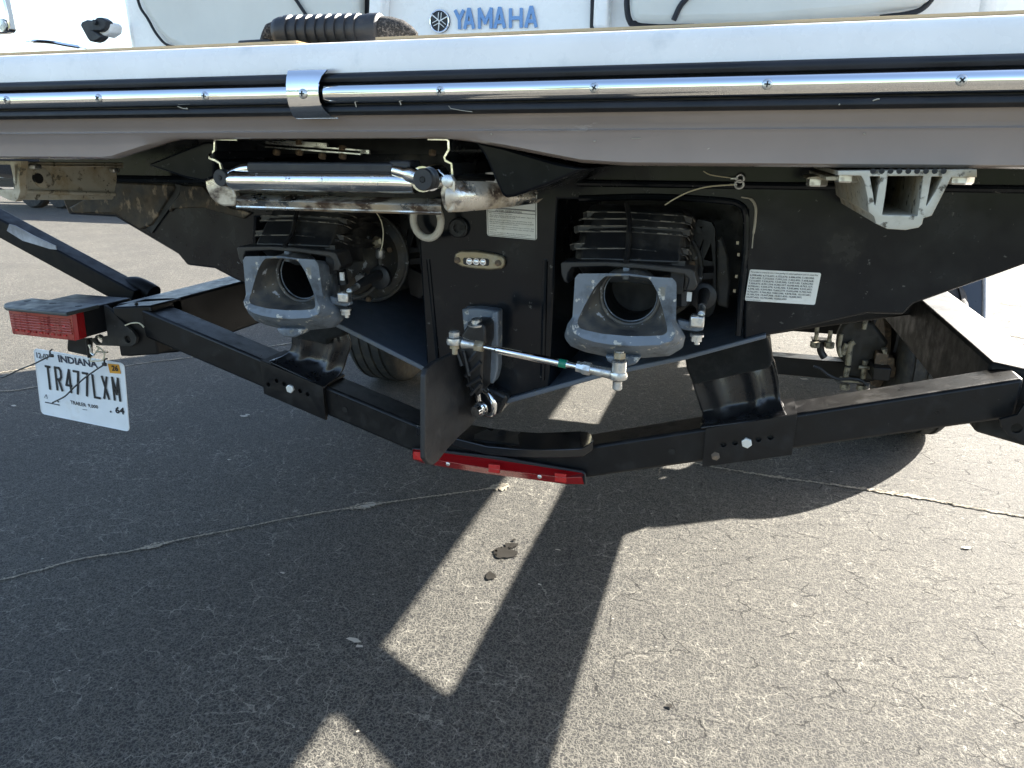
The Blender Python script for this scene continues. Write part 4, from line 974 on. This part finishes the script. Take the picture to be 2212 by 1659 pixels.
# bunk bracket bodies
bp = lambda a,b,Y=1.345: KB.y(a,b,Y)
def pressed(Kc, L_, R_, ridges, y_top, y_bot, name='bunk_bracket'):
    """pressed sheet: L_ and R_ are its side edges from top to bottom; ridges bulge towards the rear"""
    LP = bezpath([Vector((a, b, 0)) for a, b in L_], 6); RP = bezpath([Vector((a, b, 0)) for a, b in R_], 6); n_ = min(len(LP), len(RP)); rows = []
    for i in range(n_):
        v = i/(n_-1); row = []
        for k in range(41):
            u = k/40; p = LP[i]*(1-u)+RP[i]*u
            Y = y_top+(y_bot-y_top)*max(0, (v-.62)/.38)**2
            for uc, wd, h in ridges:
                Y -= h*math.exp(-((u-uc)/wd)**2)*(1 if v < .7 else max(0, 1-(v-.7)/.22))
            row.append(Kc.y(p.x, p.y, Y))
        rows.append(row)
    o = MB().loft(rows, False, False).build(name, satin, trailer, sharp=80)
    m_ = o.modifiers.new('thickness', 'SOLIDIFY'); m_.thickness = .004; m_.offset = 0
    return o
satin = M('satin_black_press', (.009, .0095, .011), .28, coat=.2, layers=(((.02,.02,.021), 20, .5, .8),), bump=(300, .06))
bb = pressed(KB, ((150,720),(185,850),(240,1010),(262,1090),(240,1215)), ((900,560),(945,640),(978,800),(1000,960),(1068,1112)), ((.27,.10,.011),(.72,.09,.013),(1.0,.03,.008)), 1.345, 1.288)
MB().prism([bp(a,b,1.335) for a,b in ((935,570),(948,600),(985,760),(990,950),(1060,1060),(1072,1110),(1062,1112),(1040,1050),(978,960),(972,760))], (0,.02,0)).build('bracket_flange', paint_dusty, bb)
bunk = T(MB().prism([bp(a,b,1.315) for a,b in ((85,500),(870,310),(900,430),(932,565),(905,650),(560,722),(175,812),(110,660))], (0,3.4,0)), 'bunk', carpet, bevel=.006, seg=3)
# port bracket
bq = lambda a,b,Y=1.345: K6.y(a,b,Y)
bl = pressed(K6, ((690,930),(694,1000),(690,1060),(650,1110),(540,1155)), ((1060,960),(1085,1040),(1062,1120),(1020,1230),(905,1330)), ((.2,.10,.010),(.72,.10,.011)), 1.345, 1.290)
T(MB().prism([bq(a,b,1.315) for a,b in ((690,930),(1030,850),(1040,985),(930,1015),(930,1050),(700,1000))], (0,3.4,0)), 'bunk', carpet, bevel=.006)
# keel guard over the low point
kg = []
for i in range(15):
    t = i/14; a = 215+t*960
    top = 1300+95*sin(pi*min(1, t*1.1)*.5)-40*t*t*1.4
    kg.append(a)
kt = [(220,1270),(340,1285),(480,1300),(620,1325),(760,1345),(900,1355),(1040,1350),(1130,1345),(1175,1350),(1200,1368),(1208,1388)]
kf = [(225,1320),(340,1355),(480,1395),(620,1430),(760,1442),(900,1447),(1040,1446),(1130,1442),(1150,1438),(1190,1412),(1207,1395)]
kgz = .545
top_r = [K7.z(a,b,kgz+.0+.00012*max(0,(abs(a-800)-300))) for a,b in kt]; fr_r = [K7.y(a,b,1.285) for a,b in kf]
top_r = [Vector((p.x, min(1.40, max(1.33, p.y)), f.z+.012)) if True else p for p, f in zip(top_r, fr_r)]
top_r = [K7.y(a,b,1.375) for a,b in kt]
low = [f+Vector((0,0,-.020)) for f in fr_r]; lowi = [f+Vector((0,.01,-.02)) for f in fr_r]
T(MB().loft([[p+Vector((0,.0,-.02)) for p in top_r], top_r, fr_r, low, lowi], False, False), 'keel_guard', M('gloss_black_steel', (.009,.009,.010), .18, coat=.5), sharp=40, bevel=.002)
MB().lathe([(.009,0),(.009,.0008),(0,.0008)], K7.y(703,1360,1.35)+Vector((0,0,.001)), (0,-.25,1), 16).build('slot', void, trailer)
# identification light bar
ip = lambda a,b,Y: KI.y(a,b,Y)
base = MB().prism([ip(a,b,1.284) for a,b in ((115,232),(240,232),(1000,318),(1790,455),(1822,480),(1828,590),(1640,590),(115,345))], (0,.006,0)).build('marker_light_bar', ink, trailer, bevel=.002)
R0 = [(122,243,1.284),(135,238,1.284),(900,335,1.284),(1790,472,1.284),(1812,490,1.284)]
R1 = [(122,285,1.262),(240,325,1.262),(900,430,1.262),(1620,520,1.262),(1790,510,1.264)]
R2 = [(128,340,1.284),(250,382,1.284),(900,485,1.284),(1620,578,1.284),(1808,582,1.284)]
MB().loft([[ip(*p) for p in R] for R in (R0, R1, R2)], False, False).build('red_lens', red, base, sharp=20)
for a0,b0,a1,b1 in ((868,385,978,478),(1520,474,1632,570),(128,262,225,350)):
    MB().prism([ip(a,b,1.2605) for a,b in ((a0,b0),(a1,b0+12),(a1,b1),(a0,b1-14))], (0,.006,0)).build('bright_segment', red_led, base, bevel=.001)
MB().tube([ip(125,288,1.2612), ip(240,327,1.2612), ip(900,431,1.2608), ip(1620,519,1.2605), ip(1785,513,1.263)], .0007, 6).build('lens_ridge', red_faded, base)
for a,b in ((470,382),(1371,507)):
    MB().sphere(ip(a,b,1.262), .0048, sc=(1,.5,1)).build('rivet', steel, base)
# gussets
gp = lambda a,b,Y=1.272: K5.y(a,b,Y)
def circ2(c, r, n=18): return [(c[0]+r*cos(2*pi*k/n), c[1]+r*sin(2*pi*k/n)) for k in range(n)]
gpl = [xz(gp(a,b)) for a,b in ((690,700),(720,720),(800,800),(885,880),(905,915),(900,950),(870,972),(640,962),(600,925),(660,915),(715,900))]
gus = MB().curve2d(gpl, [circ2(xz(gp(847,925)), .0095), circ2(xz(gp(655,925)), .011)], 1.272, .007, .0005).build('gusset', paint_dusty, trailer, sharp=30)
g2 = [xz(K9.y(a,b,1.272)) for a,b in ((1385,1215),(1395,1260),(1430,1300),(1520,1345),(1700,1380),(1700,1100),(1520,1130),(1480,1190))]
MB().curve2d(g2, [circ2(xz(K9.y(1475,1262,1.272)), .009)], 1.272, .007, .0005).build('gusset', paint, trailer, sharp=30)
MB().prism([gp(a,b,1.285) for a,b in ((448,925),(605,915),(605,1040),(450,1005),(444,985))], (0,.006,0)).build('plate_hanger', paint, trailer, bevel=.002)
MB().tube([gp(578,925,1.28), gp(592,1045,1.28)], .004, 8).build('hanger_edge', paint, trailer)
T(MB().prism([(-.945,1.27,.628),(-.87,1.31,.628),(-.87,1.31,.748),(-.945,1.27,.748)], (0,.10,0)), 'rail_end', paint, bevel=.004)
# welds where the crossmember meets the port rail
wl_ = MB()
for i in range(9):
    p = K5.y(905-3*(i%2), 690+i*25, 1.298); wl_.sphere(p, .0045, 8, 5)
wl_.build('weld_bead', paint, trailer)
# guide post arms
def arm_(sx):
    P = [(-.90,1.45,.700), (-1.02,1.45,.735)]
    a = K5.y(830,600,1.45); b = K5.y(0,152,1.45); d = b-a
    pts = [a-d*.12, a, b, b+d*.35]
    pts = [Vector((sx*-p.x, p.y, p.z)) for p in pts]
    e = pts[-1]
    return pts+[e+Vector((sx*.05,0,.06)), e+Vector((sx*.06,0,.14)), e+Vector((sx*.06,0,1.0))]
for sx in (-1, 1):
    pts = arm_(sx)
    go = T(MB().tube(pts, .0265, 4, square=True), 'guide_post', matte_black, bevel=.004)
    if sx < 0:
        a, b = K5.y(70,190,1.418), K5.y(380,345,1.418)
        MB().prism([K5.y(x_,y_,1.4175) for x_,y_ in ((45,205),(60,160),(100,170),(230,240),(370,305),(375,330),(330,325),(250,300),(150,270))], (0,.002,0)).build('tape_glare', M('painted_tape_glare', (.20,.20,.21), .5, layers=(((.50,.50,.51), 7, .42, .6),)), go)  # pale colour stands in for glare on the wraparound clear tape
    T(MB().tube([(.955,1.42,.735),(.985,1.44,.76)] if sx > 0 else [K5.y(900,640,1.46), K5.y(890,600,1.47)], [.022,.020] if sx > 0 else [.036,.030], 16), 'post_socket', matte_black, bevel=.004)
T(MB().tube(bezpath([K5.y(a,b,1.47) for a,b in ((830,575),(900,568),(960,590),(1020,625))], 5), .024, 14), 'socket_cap', matte_black)
# tail lights
tz = .7545
plate_top = [KT.z(a,b,tz) for a,b in ((60,540),(70,505),(130,482),(570,405),(1490,500),(1760,520),(1270,640),(1170,668),(90,565))]
tl = MB().prism(plate_top, (0,0,-.009)).build('tail_light', lamp_bracket, trailer, bevel=.003, seg=3)
for a,b in ((485,458),(930,503),(1390,553)):
    MB().lathe([(.0075,0),(.0075,.0006),(0,.0006)], KT.z(a,b,tz), (0,0,1), 16).build('mount_hole', void, tl)
LYt = 1.205
q = lambda a,b,Y=LYt: KT.y(a,b,Y)
lens = MB().prism([q(a,b) for a,b in ((135,575),(1262,690),(1325,1165),(235,1048),(215,1030))], (0,.022,0)).build('tail_lens', red_faded, tl, bevel=.003)
for i in range(6):
    t = i/5; y0_ = 705+t*225; y1_ = 800+t*235; xa_ = 195+t*28; xb_ = 1245+t*40
    MB().tube([q(xa_,y0_,LYt-.001), q(xb_,y1_,LYt-.001)], .0022, 8).build('lens_ridge', red_faded, lens)
for i in range(3):
    for k in range(9):
        t = (k+.3+.3*(i%2))/9; y_ = 800+i*85+t*110; x_ = 240+t*960+i*12
        MB().box(q(x_,y_,LYt-.0016), (.009,.002,.0042)).build('lens_cell', red if (k+i)%2 else red_led, lens)
MB().prism([q(a,b,LYt+.001) for a,b in ((1262,690),(1345,680),(1405,1140),(1325,1165))], (0,.02,0)).build('lens_side', red, tl)
lx = q(1380,650,LYt+.022).x
MB().box(((-1.175+lx)/2, LYt+.10, .712), (lx+1.175, .155, .066)).build('light_housing', ink, tl, bevel=.004)
rtl = MB().box((1.08,1.28,.713), (.19,.12,.062)).build('tail_light', ink, trailer, bevel=.004)
MB().box((1.08,1.215,.713), (.19,.014,.06)).build('tail_lens', red_faded, rtl, bevel=.003)
# wiring
for pts, r_, m_ in (([(830,832),(870,818),(915,815),(940,828),(955,845)],.0016,cream),([(650,905),(660,915),(675,925)],.0016,cream),([(590,960),(600,985),(605,1015),(625,1030)],.0028,steel),([(640,1005),(690,1010),(715,1010)],.002,bronze)):
    MB().tube(bezpath([K5.y(a,b,1.262) for a,b in pts], 5), r_, 8).build('wire', m_, trailer)
# wheels: tandem axle both sides
def wheel(X, Y, sx):
    r = .318; w = .21; c = Vector((X, Y, r)); n = 64
    prof = [(.20,-.5),(.235,-.50),(.285,-.52),(.312,-.48),(.324,-.42),(.327,-.36),(.320,-.35),(.320,-.31),(.328,-.30),(.3285,-.14),(.321,-.13),(.321,-.09),(.329,-.08),(.329,.08),(.321,.09),(.321,.13),(.3285,.14),(.328,.30),(.320,.31),(.320,.35),(.327,.36),(.324,.42),(.312,.48),(.285,.52),(.235,.50),(.20,.5)]
    t = MB().lathe([(a*r/.33, b*w) for a, b in prof], c, (1,0,0), n).build('tyre', tyre_m, trailer, sharp=60)
    rm = MB().lathe([(.05,.02),(.12,.03),(.17,.05),(.195,.095),(.205,.10),(.205,-.10),(.195,-.095),(.18,-.02),(.10,-.01),(.05,-.02)], c, (sx,0,0), 40).build('rim', steel, t)
    dk = MB().lathe([(.03,-.01),(.14,-.01),(.145,.0),(.145,.012),(.03,.012)], c-Vector((sx*.13,0,0)), (sx,0,0), 36).build('brake_disc', brown_steel, t)
    return t
for sx in (-1, 1):
    for Y in (3.09, 4.0):
        wheel(sx*1.15, Y, sx)
    # fender over both wheels
    fp = []
    fp = [tuple(v.to_tuple()[1:]) for v in bezpath([(0,2.92,.36),(0,2.90,.44),(0,2.94,.53),(0,3.02,.65),(0,3.10,.77),(0,3.16,.845),(0,3.25,.873),(0,3.45,.88)], 3)]
    fp2 = [(7.16-y, z) for y, z in reversed(fp)]
    prof = fp+fp2
    ringi = [Vector((sx*1.035, y, z)) for y, z in prof]; rm_ = [Vector((sx*1.16, y-.004 if y < 3.4 else y+.004, z+.008)) for y, z in prof]; ringo = [Vector((sx*1.30, y, z)) for y, z in prof]
    lip = [Vector((sx*1.315, y, z-.006)) for y, z in prof]; lip2 = [Vector((sx*1.312, 3.58+(y-3.58)*.965, .34+(z-.34)*.94)) for y, z in prof]
    T(MB().loft([ringi, rm_, ringo, lip, lip2], False, False), 'fender', M('satin_grey_fender', (.045,.050,.058), .35, coat=.2), sharp=45)
    T(MB().tube([Vector((sx*1.313, y, z-.003)) for y, z in prof], .007, 8), 'fender_lip', M('pale_fender_lip', (.35,.36,.37), .3, coat=.3))
    T(MB().box((sx*.99,3.44,.30), (.06,1.25,.05)), 'spring_beam', paint, bevel=.004)
    T(MB().box((sx*.97,3.58,.50), (.05,.16,.24)), 'spring_hanger', paint, bevel=.004)
    T(MB().box((sx*1.0,4.22,.665), (.09,.40,.13)), 'sun_blocker', paint, bevel=.004)  # box added to stop sun leaking between rail and fender
    T(MB().box((sx*1.0, 2.98,.62), (.09,.25,.20)), 'sun_blocker', paint, bevel=.004)  # second added box, closes the rear gap against the sun
for Y in (3.17, 4.0):
    T(MB().tube([(-1.06,Y,.21),(-.60,Y,.212),(-.44,Y,.36),(.44,Y,.36),(.60,Y,.212),(1.06,Y,.21)], .040, square=True), 'axle', paint, bevel=.004)
# starboard suspension hardware seen between bunk and rail
ka = lambda a,b,Y: KA.y(a,b,Y)
hub = T(MB().prism([ka(a,b,2.93) for a,b in ((560,690),(620,560),(760,450),(1080,520),(1180,640),(1320,830),(1250,900),(1130,980),(1110,1400),(700,1330),(690,1150),(560,1020),(540,860))], (0,.05,0)), 'brake_backing', M('grimy_black', (.02,.018,.015), .6, layers=(((.06,.05,.035), 20, .5, .75),), bump=(60, .5)), bevel=.012)
for pts, r_ in (([(258,545),(248,660),(235,770)],.008),([(452,640),(440,720),(425,800)],.008),([(985,390),(965,500),(940,612)],.009),([(800,800),(750,840),(730,920),(708,1140)],.011),([(705,1175),(690,1240),(672,1320)],.011),([(610,690),(590,800),(575,900),(600,1020)],.008),([(690,830),(660,900),(630,985)],.010),([(965,1080),(955,1140)],.010),([(945,1190),(925,1340)],.010),([(865,1175),(1100,1192)],.008)):
    T(MB().tube(bezpath([ka(a,b,2.90) for a,b in pts], 4), r_, 10), 'u_bolt', M('dirty_galvanised', (.30,.27,.20), .5, .4, layers=(((.05,.04,.03), 40, .5, .65),)))
T(MB().prism([ka(a,b,2.89) for a,b in ((600,1385),(640,1368),(900,1385),(930,1405),(905,1418),(640,1400))], (0,.06,0)), 'spring_plate', MATS['dirty_galvanised'], bevel=.003)
for a,b in ((665,1425),(912,1440),(225,800),(440,810)):
    o = MB(); hexb(o, ka(a,b,2.89), (0,0,-1), .018, .022); T(o, 'nut', MATS['dirty_galvanised'])
T(MB().prism([ka(a,b,2.90) for a,b in ((170,765),(470,790),(460,820),(180,790))], (0,.05,0)), 'spring_plate', paint)
cal = T(MB().prism([ka(a,b,2.87) for a,b in ((1150,965),(1275,985),(1280,1030),(1400,1040),(1400,1165),(1440,1180),(1425,1290),(1380,1335),(1240,1330),(1200,1300),(1120,1250),(1125,1100))], (0,.06,0)), 'brake_caliper', brown_steel, bevel=.008)
MB().box(ka(1200,1070,2.868), (.045,.006,.055)).build('caliper_face', brown_steel, cal, bevel=.003)
MB().lathe([(.018,0),(.018,.006),(.008,.007),(0,.007)], ka(1200,1198,2.866), (0,-1,0), 18).build('caliper_bolt', steel, cal)
MB().prism([ka(a,b,2.86) for a,b in ((1215,920),(1290,905),(1280,985),(1230,985))], (0,.03,0)).build('bleed_arm', MATS['dirty_galvanised'], cal)
T(MB().tube(bezpath([ka(a,b,2.86) for a,b in ((200,1160),(300,1200),(420,1290),(560,1350),(760,1345),(900,1370),(980,1440))], 5), .006, 8), 'brake_hose', rubber)
T(MB().tube(bezpath([ka(a,b,2.92) for a,b in ((320,790),(300,880),(315,960),(360,1030))], 5), .014, 10), 'brake_hose', rubber)
# port rail top strip catches the sky already; winch side extras out of view

# ================================================================== LICENCE PLATE AND TIES
A, B, C_ = aty(73,753,1.33), aty(268,786,1.322), aty(90,893,1.325)
Dd = aty(283,907,1.318)
lp = MB().prism(quadslab(A, B, C_, .0015, .06), (0,.0016,0)).build('license_plate', white_paint, None, bevel=.0005)
tag(lp, 'white metal trailer plate reading TR477LXM hanging under the left tail light', 'license plate')
def PT(s_, x0,y0,x1,y1, x2,y2, mat_, off=0.0, nm='lettering', cond=False):
    """KP-picture corners: top-left, top-right, bottom-left of the word"""
    text_in(lp, s_, plate_pt(x0,y0,0), plate_pt(x1,y1,0), plate_pt(x2,y2,0), (0,0,1,1), mat_, nm, off=off, lift=.0012)
pn = (B-A).cross(C_-A).normalized()
def plate_pt(a, b, lift=.0016):
    r = ray(*KP.px(a, b)); q_ = A-CAM; t_ = q_.dot(pn)/r.dot(pn); p_ = CAM+r*t_
    return p_+(pn if pn.y < 0 else -pn)*lift
def plate_char(ch, x0_, y0_, w_, h_=226, sk=26, sl=.175, hw=.0028):
    O = plate_pt(x0_, y0_); U = plate_pt(x0_+w_, y0_+w_*sl)-O; V = plate_pt(x0_+sk, y0_+h_)-O
    return strokes(ch, O, U, V, hw, .0012, 'plate_character', ink, lp)
PT('INDIANA', 568,292, 955,352, 582,362, ink_blue, .03)
for ch, x0_, y0_, w_ in (('T',448,402,52),('R',545,414,54),('4',642,434,56),('7',722,450,52),('7',812,468,52),('L',912,482,58),('X',1005,497,50),('M',1108,514,56)):
    plate_char(ch, x0_, y0_, w_)
PT('12-07', 358,265, 480,290, 365,322, grey_ink, .02)
PT('TRAILER', 693,738, 845,768, 700,775, grey_ink, .02)
PT('9,000', 865,772, 965,788, 870,812, grey_ink, .02)
PT('64', 1132,798, 1222,812, 1138,866, ink, .04)
os_ = MB().prism([plate_pt(a,b) for a,b in ((1062,378),(1172,388),(1192,478),(1085,470))], (0,.001,0)).build('year_sticker', orange, lp)
text_in(os_, '26', plate_pt(1102,392), plate_pt(1165,398), plate_pt(1110,448), (0,0,1,1), ink, off=.04, lift=.001)
for a,b,r in ((1093,850,.0026),(578,752,.0024)):
    MB().lathe([(r,0),(r,.0006),(0,.0006)], plate_pt(a,b), (0,-1,0), 14).build('printed_dot', grey_ink, lp)
MB().tube([plate_pt(450,757), plate_pt(588,785)], .0014, 6).build('printed_bar', grey_ink, lp)
MB().tube([plate_pt(a,b) for a,b in ((458,682),(440,715),(472,720),(458,682))], .0007, 6).build('printed_emblem', grey_ink, lp)
MB().tube([plate_pt(818,828), plate_pt(860,834)], .0007, 6).build('printed_bar', grey_ink, lp)
MB().tube([p+Vector((0,-.0002,0)) for p in quadslab(A, B, C_, .001, .06)]+[quadslab(A, B, C_, .001, .06)[0]], .0012, 6).build('rolled_edge', white_paint, lp)
t1 = MB().tube(bezpath([K5.y(a,b,1.30) for a,b in ((345,992),(332,1002),(333,1020),(340,1032),(300,1050),(220,1090),(130,1125),(40,1168),(0,1178),(-60,1185))], 5), .0020, 8).build('cable_tie', plastic_black)
tag(t1, 'black cable tie on the plate left hole, its tail sticking out past the left edge', 'cable tie', 'black cable ties holding the plate')
MB().box(K5.y(341,1032,1.298), (.012,.006,.009)).build('tie_head', plastic_black, t1, bevel=.002)
t2 = MB().tube(bezpath([K5.y(a,b,1.30) for a,b in ((712,1052),(695,1058),(692,1075),(693,1090),(640,1125),(560,1182),(500,1235),(440,1295),(415,1312),(380,1330),(348,1345))], 5), .0020, 8).build('cable_tie', plastic_black)
tag(t2, 'black cable tie through the plate right hole, its tail lying across the lettering', 'cable tie', 'black cable ties holding the plate')
MB().box(K5.y(693,1090,1.298), (.012,.006,.009)).build('tie_head', plastic_black, t2, bevel=.002)
t3 = MB().tube(bezpath([K5.y(a,b,1.29) for a,b in ((595,1062),(605,1040),(632,1018),(655,985),(640,972),(665,985),(690,1010),(692,1040),(682,1062),(650,1068),(600,1070))], 5), .0019, 8).build('twine_tie', cream)
tag(t3, 'cream wire twisted in a loop above the word INDIANA on the plate', 'wire tie')

# ================================================================== BACKGROUND
pk = empty('parked_boat', (-10, 11.6, 0), 'covered boat on a low trailer parked across the lot, its black tyres showing at left', 'boat')
sec = [(-.9,.95),(-.5,.55),(.0,.42),(.5,.55),(.9,.95),(.95,1.35),(.5,1.65),(0,1.75),(-.5,1.65),(-.95,1.35)]
MB().loft([[Vector((X, 11.6+y*w, z if z > .9 else .95-(.95-z)*min(1, w*1.1))) for y, z in sec] for X, w in ((-15.5,.15),(-14.5,.75),(-12.5,1),(-6.5,1),(-5.6,.95))], True, True).build('covered_hull', canvas, pk, sharp=30)
MB().box((-10.6,11.0,.42), (9.5,.1,.12)).build('trailer_rail', paint, pk); MB().box((-10.6,12.2,.42), (9.5,.1,.12)).build('trailer_rail', paint, pk)
for X in (-12.62, -11.95):
    for Y in (10.75, 12.45):
        o = MB().lathe([(.18,-.11),(.30,-.11),(.33,-.07),(.33,.07),(.30,.11),(.18,.11)], (X,Y,.33), (0,1,0), 28).build('tyre', tyre_m, pk)
        MB().lathe([(.03,-.05),(.17,-.09),(.18,-.1),(.18,.1),(.03,.05)], (X,Y,.33), (0,1,0), 20).build('rim', bronze, o)
MB().tube([(-10.1,10.9,.42),(-10.05,10.9,.05)], .02, 8).build('jack_leg', steel, pk); MB().box((-10.05,10.9,.03), (.2,.15,.02)).build('jack_foot', steel, pk)
# trees beyond the field behind the camera (seen mirrored in the chrome)
def tree(x, y, h, seed, label, group):
    rnd = random.Random(seed); t = empty('tree', (x, y, 0), label, 'tree', group)
    tr_ = MB().tube([(x,y,0),(x+.1,y,h*.3),(x-.1,y+.1,h*.6)], [.25,.18,.10], 10)
    for k in range(6):
        a = rnd.uniform(0,6.28); tr_.tube([(x,y,h*(.3+.05*k)),(x+cos(a)*h*.2,y+sin(a)*h*.2,h*(.5+.06*k))], [.09,.03], 6)
    tr_.build('trunk', bark, t)
    cr = MB()
    lobes = [(rnd.gauss(0,h*.16), rnd.gauss(0,h*.16), h*rnd.uniform(.42,.92), h*rnd.uniform(.10,.2)) for _ in range(14)]
    for _ in range(1500):
        lx_, ly_, lz_, lr_ = rnd.choice(lobes); d = Vector((rnd.gauss(0,1), rnd.gauss(0,1), rnd.gauss(0,1))).normalized()*lr_*rnd.uniform(.6,1.05)
        c = Vector((x+lx_,y+ly_,lz_))+d; s_ = rnd.uniform(.12,.28); u = Vector((rnd.gauss(0,1),rnd.gauss(0,1),rnd.gauss(0,1))).normalized(); v = u.orthogonal().normalized()
        cr.add([c-u*s_, c+v*s_*.6, c+u*s_, c-v*s_*.6], [(0,1,2,3)])
    cr.build('crown', leafm, t)
for i, (x, y, h) in enumerate(((-26,-22,8),(-19,-27,9.5),(-12,-24,7.5),(-4,-30,9))):
    tree(x, y, h, i+1, ['broad green tree furthest left behind the lot','tallest green tree behind the lot','small rounded green tree behind the lot','green tree standing alone at the right behind the lot'][i], 'trees behind the parking lot')
